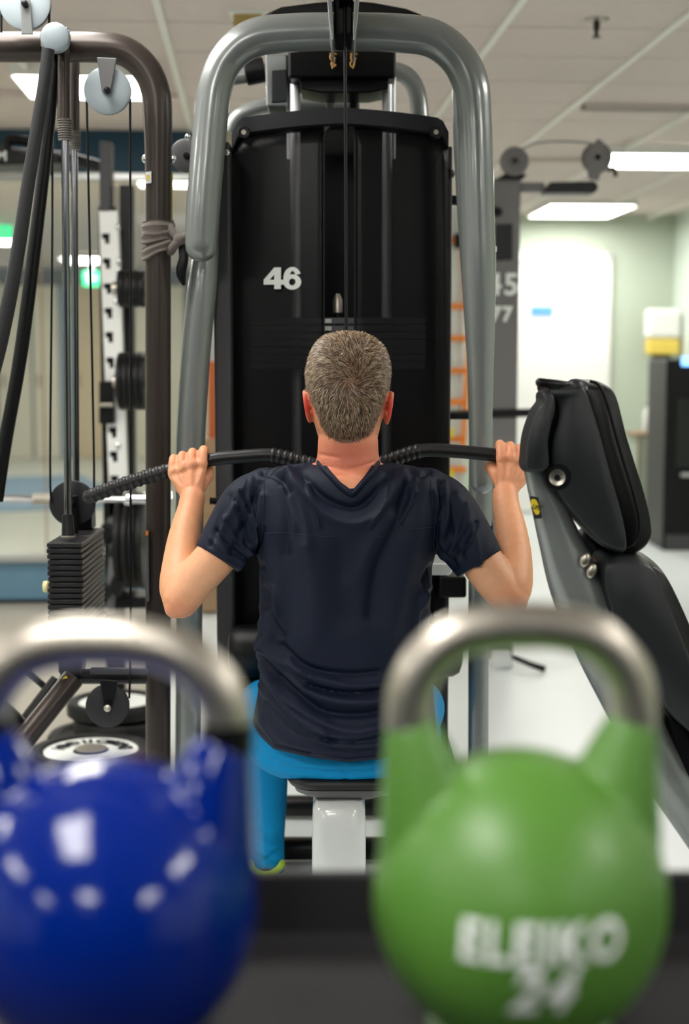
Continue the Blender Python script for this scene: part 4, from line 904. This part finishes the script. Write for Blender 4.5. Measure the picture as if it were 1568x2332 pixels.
tb, cb_, zcb, Lb = kettlebell(246, .965, .1055, topz, math.radians(-4), M['blue'], True, 'glossy blue kettlebell with a bare steel handle, left foreground, cut by the photo edge', 1.06)
# ================================================================ THE MAN
man = thing('person', (P(785, 1700, 2.9).x, 2.9, 0), 'seated man seen from behind in navy shirt and blue trousers, pulling the bar', 'person')
def ringpx(y, xl, xr, dc, hd, n=40, e=2.4, ztilt=0):
    """body cross section: pixel row and left/right limits at depth dc, half depth hd"""
    a = P(xl, y, dc); b = P(xr, y, dc); cx = (a.x + b.x) / 2; hx = (b.x - a.x) / 2; out = []
    for k in range(n):
        t = 2 * math.pi * k / n; c_, s_ = math.cos(t), math.sin(t)
        out.append(Vector((cx + hx * math.copysign(abs(c_) ** (2 / e), c_), dc + hd * math.copysign(abs(s_) ** (2 / e), s_), a.z + ztilt * s_)))
    return out
def smoothrings(rows, n=5):
    return [list(r) for r in catmull([tuple(r) for r in rows], n)]
def loftpx(mb, rows, e=2.4, n=5):
    return mb.loft([ringpx(*r, e=e) for r in smoothrings(rows, n)])
def limb(mb, pts, r, sm=5, seg=24, rnd=True, ell=None):
    return mb.tube([P(*p) for p in pts], r, seg, smooth=sm, rnd=rnd, ell=ell)
TORSO = [(1056, 690, 890, 2.875, .068), (1066, 622, 958, 2.872, .082), (1090, 580, 1004, 2.87, .102), (1135, 568, 1008, 2.865, .112), (1200, 578, 1001, 2.86, .122), (1280, 588, 987, 2.86, .122), (1350, 590, 981, 2.86, .12), (1420, 592, 978, 2.86, .116), (1500, 594, 982, 2.865, .118), (1580, 586, 986, 2.868, .131), (1650, 574, 992, 2.87, .147), (1700, 580, 992, 2.872, .156), (1740, 588, 988, 2.872, .160), (1770, 600, 976, 2.872, .158)]
# ---- body: head, neck, torso, arms and hands as one surface
b = MB()
loftpx(b, [(y, xl + 18, xr - 18, d, h - .014) for y, xl, xr, d, h in TORSO[:-3]] + [(1640, 630, 940, 2.88, .09)])
# head
HEAD = [(760, 770, 812, 2.872, .022), (766, 748, 834, 2.868, .046), (778, 729, 856, 2.866, .066), (800, 713, 874, 2.866, .085), (835, 702, 884, 2.868, .098), (875, 699, 885, 2.872, .104), (910, 702, 880, 2.876, .103), (940, 709, 873, 2.882, .099), (970, 717, 866, 2.888, .092), (1000, 726, 858, 2.896, .082), (1018, 735, 850, 2.905, .07)]
loftpx(b, HEAD, e=2.15)
NECK = [(960, 730, 852, 2.868, .055), (1000, 724, 860, 2.866, .056), (1035, 722, 862, 2.868, .058), (1062, 715, 870, 2.872, .064), (1085, 700, 882, 2.880, .066), (1120, 680, 905, 2.880, .078)]
loftpx(b, NECK, e=2.1)
# jaw, nose, brow, lips, ears
b.ball(P(791, 1000, 2.955), (.034, .03, .022), 18); b.ball(P(791, 1012, 2.965), (.017, .014, .012), 14)
b.tube([P(791, 893, 2.972), P(791, 915, 2.988), P(791, 932, 2.998)], [.007, .010, .0125], 12, smooth=3, rnd=True)
for s_ in (-1, 1):
    b.ball(P(791 + s_ * 10, 936, 2.985), (.0075, .010, .006), 10); b.ball(P(791 + s_ * 33, 880, 2.958), (.022, .010, .006), 12, (0, s_ * .15, 0)); b.ball(P(791 + s_ * 42, 925, 2.945), (.018, .014, .014), 12)
b.ball(P(791, 958, 2.978), (.022, .008, .004), 12); b.ball(P(791, 966, 2.977), (.019, .008, .005), 12)
for s_, ex, ey in ((-1, 701, 926), (1, 884, 930)):
    c = P(ex, ey, 2.872); R_ = (0.1, s_ * -.10 if s_ < 0 else -.14, s_ * .55)
    pts = []
    for k in range(15):   # helix rim
        a = math.radians(-75 + 260 * k / 14); pts.append(c + Vector((s_ * (.0025 + .0035 * math.sin(a)), -.012 + .0 + .0165 * -math.cos(a) * .9, .028 * math.sin(a) - .0 + .002)))
    b.tube(pts, [.0042 + .0015 * math.sin(math.pi * k / 14) for k in range(15)], 10)
    b.ball(c + Vector((s_ * -.003, -.006, 0)), (.006, .016, .025), 16, (0, s_ * .12, s_ * -.35)); b.ball(c + Vector((s_ * -.003, .004, -.025)), (.0055, .008, .0095), 12)
# arms
AL = [(612, 1135, 2.87), (566, 1180, 2.86), (508, 1250, 2.84), (450, 1315, 2.825), (412, 1366, 2.815)]
limb(b, AL, [.040, .044, .0425, .041, .0375]); 
AR_ = [(965, 1135, 2.87), (1012, 1180, 2.86), (1075, 1250, 2.845), (1122, 1315, 2.83), (1160, 1362, 2.82)]
limb(b, AR_, [.040, .044, .0435, .0425, .038])
limb(b, [(412, 1366, 2.815), (408, 1335, 2.84), (412, 1280, 2.88), (420, 1220, 2.92), (432, 1165, 2.955), (438, 1135, 2.975)], [.036, .0405, .0375, .033, .0275, .0265])
limb(b, [(1160, 1362, 2.82), (1165, 1330, 2.84), (1168, 1270, 2.885), (1163, 1210, 2.925), (1153, 1155, 2.96), (1150, 1125, 2.98)], [.037, .042, .0385, .0335, .0285, .027])
b.ball(P(398, 1384, 2.80), (.022, .02, .022), 14); b.ball(P(1170, 1384, 2.805), (.022, .02, .022), 14)
# hands closed over the bar
def barat(px):
    return on_bar(px)
def hand(xs, wrist, s_, thumbx, tl):
    """xs: pixel x of little..index fingers (little outermost); s_=+1 thumb on the right"""
    w_ = P(*wrist); out = []
    kn = []
    lens = [.9, 1.02, 1.08, 1.0]
    for i, px in enumerate(xs):
        bc = barat(px); rb = .0145; f_ = [.0078, .0086, .009, .0088][i]
        rr_ = rb + f_ * .72
        g = lens[i]; f_ *= 1.12
        mcp = bc + Vector((0, -.034 * g, -.008 + .004 * (i == 2)))
        pts = [mcp, bc + Vector((0, -.027, .010)) * g, bc + Vector((0, -rr_ * .80, rr_ * .95)), bc + Vector((0, rr_ * .10, rr_ * 1.18)), bc + Vector((0, rr_ * 1.0, rr_ * .55)), bc + Vector((0, rr_ * 1.12, -rr_ * .35)), bc + Vector((0, rr_ * .55, -rr_ * 1.05))]
        b.tube(pts, [f_ * 1.12, f_ * 1.08, f_ * 1.08, f_ * 1.02, f_ * .95, f_ * .92, f_ * .82], 14, smooth=3, rnd=True)
        kn.append(mcp)
    # palm block: rows from knuckles to wrist
    for i, k in enumerate(kn):
        mid = k.lerp(w_, .5) + Vector((0, -.004, 0))
        b.tube([k + Vector((0, .003, -.001)), k.lerp(mid, .6) + Vector((0, .004, 0)), mid + Vector((0, .006, 0)), w_ + (k - w_) * .10], [.0105, .0125, .0145, .018], 14, smooth=3, rnd=True)
    cpx = sum((k for k in kn), Vector()) / 4
    pc = cpx.lerp(w_, .42) + Vector((0, .012, 0)); b.ball(pc, (.036, .016, .034), 20)
    b.tube([k + Vector((0, .004, .006)) for k in kn], [.0105, .0125, .013, .0115], 14, smooth=3, rnd=True)
    for k in kn: b.ball(k + Vector((0, -.002, .004)), (.0095, .0095, .0105), 12)
    # thumb: leaves the side of the palm, wraps under the bar
    bc = barat(thumbx); t0 = w_.lerp(kn[3], .35) + Vector((s_ * .004, .016, 0))
    b.tube([t0, t0.lerp(bc, .5) + Vector((s_ * .008, .010, -.004)), bc + Vector((s_ * .008, .010, -.026)), bc + Vector((s_ * .0, .020, -.024)), bc + Vector((-s_ * .014, .033, -.012))], [.0155, .0135, .0112, .0105, .009], 14, smooth=4, rnd=True)
    return kn
kl = hand([396, 416, 439, 464], (438, 1140, 2.972), 1, 474, 0)
kr = hand([1203, 1182, 1160, 1137], (1150, 1130, 2.978), -1, 1124, 0)
bme = vox(b, .0026, 6, .5)
V = getv(bme); px, py = PJ(V); Nn = getn(bme)
# tendons on the back of the hands, wrist creases, neck folds
def groove(lines, amp, wd, cond):
    global V
    d = np.full(len(V), 1e9)
    for l in lines: d = np.minimum(d, seglines(px, py, l))
    V = V + Nn * (amp * np.exp(-(d / wd) ** 2) * cond)[:, None]
back = (Nn[:, 1] < .2)
for kn, wr in ((kl, (438, 1135)), (kr, (1150, 1122))):
    kp = [PJ(np.array(k)) for k in kn]
    groove([[(float(a), float(c) + 12), ((float(a) + wr[0]) / 2 + (float(a) - wr[0]) * .1, (float(c) + wr[1]) / 2)] for a, c in kp], .0016, 5, back & (py < 1150))
    groove([[((float(kp[i][0]) + float(kp[i + 1][0])) / 2, float(kp[i][1]) - 42), ((float(kp[i][0]) + float(kp[i + 1][0])) / 2, float(kp[i][1]) - 16)] for i in range(3)], -.0022, 3.5, back & (py < 1100))
groove([[(733, 1060), (790, 1070), (850, 1052)], [(728, 1035), (770, 1042)], [(830, 1095), (860, 1062)], [(750, 1088), (790, 1080), (822, 1092)]], -.0016, 4, (Nn[:, 1] < 0) & (px > 700) & (px < 880))
groove([[(792, 1000), (792, 1110)]], -.002, 14, (Nn[:, 1] < 0) & (px > 700) & (px < 880))
for ax, ay in ((395, 1250), (1180, 1250)): pass
# tuck everything the shirt covers well under the cloth
sl_ = np.where(px < 700, (px - 492) * .62 - (py - 1273) * .78, -(px - 1092) * .62 - (py - 1284) * .78)
arm_ = np.clip((sl_ - 8) / 14, 0, 1) * (py > 1050) * (((px > 486) & (px < 604)) | ((px > 980) & (px < 1100)))
tor_ = ((px >= 604) & (px <= 980) & (py > 1062)) * np.clip((np.minimum(seglines(px, py, [(722, 1040), (800, 1118)]), seglines(px, py, [(862, 1040), (800, 1118)])) - 10) / 12, 0, 1) * (1 - (np.abs(px - 792) < (1122 - py) * .86 + 4) * (py < 1122))
V = V - Nn * (.010 * np.maximum(arm_, tor_))[:, None]
setv(bme, V); Nn = getn(bme)
# skin tone per vertex
base = np.array(lin((232, 166, 122))[:3]); red = np.array(lin((204, 96, 80))[:3]); pale = np.array(lin((238, 186, 150))[:3]); earc = np.array(lin((212, 62, 50))[:3])
tone = np.repeat(base[None], len(V), 0)
def mixin(col, wgt):
    global tone
    wgt = np.clip(wgt, 0, 1)[:, None]; tone = tone * (1 - wgt) + col * wgt
g2 = lambda cx_, cy_, sx_, sy_: np.exp(-((px - cx_) / sx_) ** 2 - ((py - cy_) / sy_) ** 2)
mixin(red, .75 * g2(790, 1040, 130, 60)); mixin(pale, .6 * g2(470, 1330, 70, 70)); mixin(pale, .5 * g2(1110, 1320, 60, 60))
mixin(red, .35 * g2(400, 1395, 45, 30)); mixin(red, .3 * g2(1165, 1380, 45, 40)); mixin(earc, 1.0 * (g2(696, 926, 18, 46) + g2(889, 930, 18, 46)))
for cx_, cy_ in ((435, 1040), (1160, 1035)): mixin(red, .28 * g2(cx_, cy_, 60, 26))
for cx_, cy_ in ((435, 1110), (1155, 1095)): mixin(red, .22 * g2(cx_, cy_, 45, 40))
mixin(np.array(lin((196, 96, 88))[:3]), .7 * g2(791, 962, 22, 8) * (V[:, 1] > 2.96))
def settone(me, t_):
    a = me.color_attributes.new('tone', 'FLOAT_COLOR', 'POINT'); a.data.foreach_set('color', np.c_[t_, np.ones(len(t_))].ravel())
settone(bme, tone)
body = link('body', bme, M['skin'], man, sharp=0)
hb = MB(); hb.v = [tuple(v) for v in V]; hb.f = [tuple(p_.vertices) for p_ in bme.polygons]
bvh_body = BVHTree.FromPolygons([Vector(v) for v in hb.v], hb.f)
for s_ in (-1, 1):
    MB().ball(P(791 + s_ * 34, 893, 2.962), (.0115, .0115, .0105), 14).build('eye', M['eye'], man)
    MB().ball(P(791 + s_ * 34, 893, 2.972), (.005, .003, .005), 10).build('iris', M['iris'], man)
# ---- shirt
s = MB()
loftpx(s, TORSO)
SL = [(610, 1122, 2.87), (572, 1152, 2.862), (530, 1216, 2.85), (494, 1272, 2.838)]
SR = [(965, 1122, 2.87), (1006, 1155, 2.862), (1052, 1222, 2.85), (1092, 1284, 2.838)]
s.tube([P(*p) for p in SL], [.052, .062, .058, .0505], 32, smooth=5); s.tube([P(*p) for p in SR], [.052, .062, .060, .052], 32, smooth=5)
s.ball(P(606, 1118, 2.868), (.052, .07, .048), 20); s.ball(P(970, 1118, 2.868), (.052, .07, .048), 20)
sme = vox(s, .0032, 7, .5)
# neck opening cut with a V at the back
so = bpy.data.objects.new('t', sme); C.objects.link(so)
q = MB(); vv = [(706, 1030), (722, 1049), (748, 1078), (775, 1106), (796, 1121), (806, 1120), (826, 1098), (848, 1072), (863, 1046), (875, 1030)]
a_ = [P(x, y, 2.70) for x, y in vv]; b_ = [Vector((p.x * 1.02, 2.90, p.z + .0)) for p in a_]; n = len(a_)
q.add(a_ + b_, [tuple(range(n)), tuple(range(2 * n - 1, n - 1, -1))] + [(i, i + n, (i + 1) % n + n, (i + 1) % n) for i in range(n)])
cut = q.build('cut', None, None, flat=True)
md = so.modifiers.new('b', 'BOOLEAN'); md.operation = 'DIFFERENCE'; md.object = cut; md.solver = 'EXACT'
sme2 = evalmesh(so); bpy.data.objects.remove(so); bpy.data.objects.remove(cut)
V = getv(sme2); px, py = PJ(V); Nn = getn(sme2); disp = np.zeros(len(V)); bk = np.clip(-Nn[:, 1] * 1.6 + .2, 0, 1)
folds = [ # (line, amplitude m, width px)
 ([(598, 1455), (640, 1500), (720, 1548), (800, 1562), (870, 1556), (930, 1530)], .007, 11),
 ([(596, 1420), (622, 1490), (680, 1560), (760, 1596), (850, 1598), (930, 1575)], .008, 13),
 ([(592, 1500), (640, 1580), (720, 1640), (800, 1668), (880, 1650), (960, 1610)], .008, 12),
 ([(594, 1560), (650, 1640), (730, 1688), (810, 1700), (890, 1688), (960, 1650)], .006, 9),
 ([(600, 1480), (625, 1560), (665, 1625), (740, 1672)], .006, 9), ([(592, 1640), (640, 1700), (700, 1718)], .004, 8),
 ([(640, 1470), (700, 1520), (790, 1535), (860, 1530)], -.005, 9), ([(640, 1540), (720, 1612), (800, 1628), (880, 1618)], -.007, 10), ([(610, 1600), (680, 1668), (760, 1690)], -.005, 8),
 ([(655, 1075), (700, 1130), (745, 1175), (800, 1195), (850, 1178), (890, 1130), (915, 1080)], .007, 13),
 ([(690, 1085), (730, 1128), (770, 1150), (810, 1155), (846, 1130), (880, 1085)], -.006, 10),
 ([(660, 1100), (690, 1170), (700, 1240)], .004, 14), ([(640, 1090), (655, 1180), (648, 1260)], -.004, 14),
 ([(930, 1110), (905, 1180), (862, 1290), (845, 1400)], -.008, 22), ([(965, 1100), (945, 1200), (915, 1330), (890, 1430)], .006, 26), ([(890, 1180), (850, 1240), (800, 1330)], .005, 22),
 ([(640, 1240), (655, 1340), (650, 1440)], -.005, 26), ([(700, 1250), (720, 1360), (715, 1440)], .004, 30),
 ([(560, 1100), (535, 1150), (500, 1215)], .004, 9), ([(590, 1100), (560, 1180), (530, 1260)], -.005, 10), ([(598, 1130), (588, 1190), (560, 1262), (545, 1290)], .006, 10), ([(520, 1130), (500, 1180), (480, 1240)], -.004, 9), ([(596, 1200), (585, 1245), (560, 1290)], -.005, 7),
 ([(600, 1075), (640, 1090), (660, 1120)], -.005, 9), ([(630, 1070), (655, 1078), (690, 1060)], .005, 8), ([(935, 1070), (955, 1085), (975, 1075)], -.006, 8), ([(900, 1068), (925, 1090), (940, 1120)], .004, 10),
 ([(985, 1120), (1000, 1190), (1005, 1270)], .006, 12), ([(1010, 1110), (1035, 1190), (1050, 1270)], -.004, 12), ([(1040, 1130), (1075, 1210), (1090, 1290)], .004, 12), ([(995, 1230), (1010, 1262), (1035, 1290)], -.005, 7),
 ([(592, 1290), (612, 1330), (604, 1380)], -.006, 10), ([(985, 1290), (968, 1320), (978, 1350)], -.007, 9), ([(980, 1340), (960, 1372), (975, 1400)], .006, 9), ([(597, 1380), (615, 1440), (605, 1490)], .006, 10),
 ([(780, 1260), (790, 1400)], -.006, 40),
 ([(545, 1120), (560, 1160), (578, 1215), (575, 1265)], .005, 6), ([(510, 1175), (530, 1215), (560, 1250), (585, 1262)], .005, 6), ([(490, 1205), (520, 1245), (565, 1275)], -.004, 5), ([(575, 1090), (570, 1140), (582, 1195)], .004, 5), ([(535, 1140), (552, 1190), (562, 1235)], -.005, 6),
 ([(480, 1225), (505, 1255), (545, 1275)], .003, 5), ([(1012, 1100), (1020, 1160), (1012, 1220)], .005, 7), ([(1060, 1150), (1055, 1200), (1025, 1255)], .005, 7), ([(1085, 1190), (1065, 1240), (1030, 1275)], -.004, 6), ([(1000, 1095), (1002, 1150), (996, 1215)], -.005, 6),
 ([(700, 1100), (712, 1150), (728, 1200)], .004, 6), ([(640, 1110), (655, 1150), (672, 1205)], .004, 6), ([(880, 1110), (868, 1160), (842, 1200)], .004, 6), ([(945, 1090), (935, 1140), (912, 1190)], .004, 6), ([(598, 1300), (620, 1345), (630, 1400)], .005, 7), ([(600, 1340), (612, 1400), (640, 1450)], -.005, 7),
 ([(975, 1330), (950, 1390), (945, 1440)], .004, 8), ([(640, 1600), (700, 1660), (790, 1682), (860, 1672)], .004, 6), ([(700, 1560), (780, 1578), (860, 1572)], -.004, 6), ([(660, 1500), (700, 1536), (770, 1552)], .004, 6)]
for l, amp, wd in folds: wd *= .85; disp += 1.6 * amp * np.exp(-(seglines(px, py, l) / wd) ** 2)
disp *= bk
# hem curve: shape the lower edge by hand, and hems of the sleeves
hem = np.interp(px, [568, 590, 623, 705, 790, 870, 950, 992], [1634, 1664, 1692, 1712, 1724, 1716, 1692, 1652])
V = V + Nn * disp[:, None]
lowm = (py > hem) & (py > 1600)
z_h = CAMZ - np.tan(PITCH + np.arctan((hem - CY) / F)) * V[:, 1]
V[lowm, 2] = z_h[lowm] + (V[lowm, 2] - z_h[lowm]) * .12
disp2 = .0006 * np.sin(V[:, 0] * 90 + V[:, 2] * 40)
setv(sme2, V)
shirt = link('shirt', sme2, M['shirt'], man, sharp=50)
pg = [tuple(p_.vertices) for p_ in sme2.polygons]
bvh = BVHTree.FromPolygons([Vector(v) for v in V], pg)
def project(line, off=.0004, n=8, tree=None):
    out = []; o_ = Vector((0, 0, CAMZ))
    for x, y in catmull(line, n):
        d = (P(x, y, 2.0) - o_).normalized(); h = (tree or bvh).ray_cast(o_, d)
        if h[0] is not None and h[0].y < 3.05: out.append(h[0] + h[1] * off * (1 if h[1].dot(d) < 0 else -1))
    return out
for l, r_ in (([(600, 1215), (650, 1213), (680, 1218), (740, 1222), (820, 1224), (876, 1222)], .0010), ([(876, 1222), (905, 1205), (950, 1205), (988, 1200)], .0010),
          ([(612, 1062), (603, 1090), (600, 1150), (597, 1215), (590, 1268)], .0010), ([(972, 1064), (980, 1100), (984, 1150), (988, 1210), (985, 1262)], .0010),
          ([(461, 1228), (478, 1262), (505, 1290), (538, 1305)], .0009), ([(1128, 1240), (1112, 1268), (1085, 1292), (1048, 1312)], .0009),
          ([(640, 1062), (625, 1072), (612, 1090)], .0009)):
    pp = project(l, .0001)
    if len(pp) > 3: MB().tube(pp, r_, 6).build('seam', M['seam'], shirt)
# collar band following the neck cut
col = project([(716, 1048), (730, 1066), (752, 1089), (776, 1113), (799, 1128), (812, 1121), (832, 1098), (852, 1074), (868, 1047)], .0012, 6)
if len(col) > 4: MB().tube(col, .0078, 12, ell=(.42, 1.0), up=(0, 1, 0)).build('collar', M['shirt'], shirt, sharp=0)
# ---- trousers
t_ = MB()
loftpx(t_, [(1590, 600, 970, 2.89, .110), (1625, 590, 978, 2.90, .128), (1650, 560, 1000, 2.905, .147), (1680, 555, 1003, 2.91, .156), (1705, 564, 998, 2.91, .158), (1724, 584, 980, 2.91, .153), (1738, 612, 952, 2.91, .143), (1746, 650, 915, 2.91, .12)], e=2.5)
for s_ in (-1, 1):
    X = lambda v: v if s_ < 0 else 1552 - v
    t_.tube([P(X(655), 1645, 2.95), P(X(628), 1632, 3.08), P(X(606), 1612, 3.22), P(X(605), 1604, 3.32)], [.080, .076, .067, .058], 28, smooth=5, rnd=True)
    t_.tube([P(X(605), 1606, 3.33), P(X(604), 1700, 3.36), P(X(603), 1800, 3.38), P(X(604), 1900, 3.36), P(X(607), 1990, 3.34)], [.056, .057, .055, .047, .044], 26, smooth=5)
tme = vox(t_, .0045, 6, .5)
V = getv(tme); px, py = PJ(V); Nn = getn(tme); bk = np.clip(-Nn[:, 1] * 1.6 + .3, 0, 1); disp = np.zeros(len(V))
for l, amp, wd in [([(560, 1660), (600, 1725), (680, 1752), (790, 1760), (880, 1752), (960, 1735)], -.004, 6), ([(640, 1735), (740, 1745), (860, 1742)], .004, 8), ([(552, 1560), (566, 1640), (572, 1700)], -.004, 5), ([(556, 1690), (590, 1740), (640, 1772)], .003, 7), ([(784, 1745), (785, 1785)], -.003, 6),
                  ([(575, 1900), (610, 1925), (640, 1920)], -.004, 7), ([(570, 1930), (605, 1948), (640, 1960)], .004, 6), ([(600, 1960), (640, 1935)], -.004, 5), ([(560, 1800), (600, 1850), (640, 1880)], .003, 14), ([(570, 1875), (620, 1900)], .003, 8)]:
    disp += amp * np.exp(-(seglines(px, py, l) / wd) ** 2)
setv(tme, V + Nn * (disp * bk)[:, None]); trousers = link('trousers', tme, M['trouser'], man, sharp=0)
# ---- shoes
for s_ in (-1, 1):
    X = (lambda v: v) if s_ < 0 else (lambda v: 1570 - v)
    c = P(X(607), 1980, 3.34); x0 = c.x; rows = []
    for yy, hw_, zt in ((3.255, .026, .075), (3.27, .036, .092), (3.31, .040, .100), (3.36, .041, .100), (3.41, .043, .085), (3.46, .047, .066), (3.50, .043, .052), (3.53, .03, .04), (3.54, .012, .03)):
        rows.append([Vector((x0 + s_ * (yy - 3.3) * .15 + hw_ * math.cos(a) * (1 if math.sin(a) < 0 else .82), yy, .024 + (zt - .024) * max(0, math.sin(a)) ** .7)) for a in [2 * math.pi * k / 20 for k in range(20)]])
    sh = MB().loft(rows).build('shoe', M['charcoal'], man, sharp=0)
    MB().loft([[Vector((p.x, p.y, z)) for p in rr2] for z, rr2 in ((0.0, [Vector((x0 + s_ * .02 + (.044 * math.cos(a)) + s_ * .01 * math.sin(a), 3.40 + .148 * math.sin(a), 0)) for a in [2 * math.pi * k / 28 for k in range(28)]]), (0.026, [Vector((x0 + s_ * .02 + (.047 * math.cos(a)) + s_ * .01 * math.sin(a), 3.40 + .150 * math.sin(a), 0)) for a in [2 * math.pi * k / 28 for k in range(28)]]))]).build('sole', M['lime'], sh, sharp=50)
    ring_ = [Vector((x0 + .038 * math.cos(a), 3.315 + .045 * math.sin(a), .098 + .006 * math.cos(2 * a))) for a in [2 * math.pi * k / 24 for k in range(25)]]
    MB().tube(ring_, .0085, 10).build('shoe_collar', M['lime'], sh, sharp=0)
# ---- hair: short strands laid along a whorl
HV = getv(bme); hpx, hpy = PJ(HV); HN = getn(bme)
def hairline(x):   # lowest pixel row with hair at the back
    return np.interp(x, [690, 700, 716, 730, 748, 775, 800, 830, 850, 868, 880, 892], [880, 900, 930, 968, 996, 1010, 1010, 1000, 978, 935, 900, 880])
cand = []
tri = []
for p_ in bme.polygons:
    c = p_.center
    if c.z < 1.15 or c.y > 3.05: continue
    tri.append((p_.index, c.x, c.y, c.z, p_.normal.x, p_.normal.y, p_.normal.z, p_.area))
T = np.array(tri); tx, ty = PJ(T[:, 1:4])
zline_side = P(790, 905, 2.87).z; ztopf = P(790, 838, 2.95).z
inside = (tx > 690) & (tx < 895)
isback = T[:, 2] < 2.872
hl = hairline(tx)
ok = inside & ((isback & (ty < hl)) | (~isback & (T[:, 3] > np.interp(T[:, 2], [2.872, 2.90, 2.93, 2.96, 3.0], [zline_side, zline_side + .01, ztopf, ztopf + .012, ztopf + .02]))))
# keep ears bare
ear = ((np.abs(tx - 700) < 14) | (np.abs(tx - 884) < 14)) & (ty > 892) & (ty < 965) & (np.abs(T[:, 2] - 2.866) < .03) & (np.abs(T[:, 1] - P(791, 900, 2.87).x) > .0745)
ok &= ~ear
T = T[ok]; area = T[:, 7]; NH = 30000
idx = rng.choice(len(T), NH, p=area / area.sum())
org = T[idx, 1:4] + rng.normal(0, .0011, (NH, 3)); nrm = T[idx, 4:7]
wh = np.array(P(800, 868, 2.775)); r_ = org - wh; 
tang = r_ - (r_ * nrm).sum(1)[:, None] * nrm; dist = np.linalg.norm(tang, axis=1)[:, None] + 1e-6; tang /= dist
swirl = np.cross(nrm, tang); k_ = np.clip(1.2 - dist / .05, 0.12, 1.1)
flow = tang + swirl * k_ * .9
cl_ = np.stack([np.sin(org @ np.array(k) + f) for k, f in (((210., 90, 160), 0), ((-170., 120, 230), 1), ((140., -220, 190), 2))], 1) * .6 + np.stack([np.sin(org @ np.array(k) + f) for k, f in (((520., 190, -460), 3), ((-470., 420, 330), 1), ((640., -220, 290), 5))], 1) * .5
side_pull = np.array([0, 0, -1.0]) * np.clip((dist - .02) / .05, 0, 1) * 1.0
flow = flow + side_pull + rng.normal(0, .2, (NH, 3)) + cl_ * .55; flow -= (flow * nrm).sum(1)[:, None] * nrm; flow /= np.linalg.norm(flow, axis=1)[:, None] + 1e-6
opx, opy = PJ(org); near = np.clip((hairline(opx) - opy) / 60, .0, 1.0); near[org[:, 1] > 2.9] = 1
L_ = (.0035 + .0065 * near) * rng.uniform(.7, 1.25, NH) * 1.25; lift = .34 + .12 * rng.random(NH)
side = np.cross(nrm, flow); side /= np.linalg.norm(side, axis=1)[:, None] + 1e-6
wv = .0005 * rng.uniform(.7, 1.3, NH) * (.5 + .5 * near); vs = []; 
p0 = org - nrm * .0005; p1 = p0 + flow * (L_ * .5)[:, None] + nrm * (L_ * lift * .75)[:, None]; p2 = p0 + flow * L_[:, None] + nrm * (L_ * lift)[:, None]
A = np.stack([p0 - side * wv[:, None], p0 + side * wv[:, None], p1 - side * wv[:, None] * .85, p1 + side * wv[:, None] * .85, p2], 1).reshape(-1, 3)
fc = []
for i in range(NH): o5 = 5 * i; fc += [(o5, o5 + 1, o5 + 3, o5 + 2), (o5 + 2, o5 + 3, o5 + 4)]
hm = bpy.data.meshes.new('hair'); hm.from_pydata(A.tolist(), [], fc)
dark = np.array(lin((58, 42, 30))[:3]); mid = np.array(lin((132, 102, 74))[:3]); gr = np.array(lin((196, 178, 152))[:3]); rd = np.array(lin((104, 62, 42))[:3])
u = np.clip(rng.random(NH) + .22 * np.sin(org[:, 0] * 900 + 3 * np.sin(org[:, 2] * 300)) * np.sin(org[:, 2] * 420 + 2 * np.sin(org[:, 0] * 380)), 0, 1); cc = np.where((u < .34)[:, None], dark, np.where((u < .74)[:, None], mid, gr))
lowd = (1 - near)[:, None] * .55; cc = cc * (1 - lowd) + dark * lowd
cw = np.exp(-(dist / .03) ** 2) * .35; cc = cc * (1 - cw) + rd * cw
settone(hm, np.repeat(cc, 5, 0)); hair = link('hair', hm, M['hair'], man, sharp=0); hair['kind'] = 'stuff'
# scalp tint under the hair
sc2 = np.array(lin((92, 62, 46))[:3]); mask = (hpx > 690) & (hpx < 895) & ((HV[:, 1] < 2.872) & (hpy < hairline(hpx) - 2) | ((HV[:, 1] >= 2.872) & (HV[:, 2] > np.interp(HV[:, 1], [2.872, 2.90, 2.93, 2.96, 3.0], [zline_side, zline_side + .01, ztopf, ztopf + .012, ztopf + .02]))))
earm = ((np.abs(hpx - 700) < 14) | (np.abs(hpx - 884) < 14)) & (hpy > 892) & (hpy < 965) & (np.abs(HV[:, 0] - P(791, 900, 2.87).x) > .0745)
mk = (mask & ~earm)[:, None] * .72; tone = tone * (1 - mk) + sc2 * mk
bme.color_attributes['tone'].data.foreach_set('color', np.c_[tone, np.ones(len(tone))].ravel())
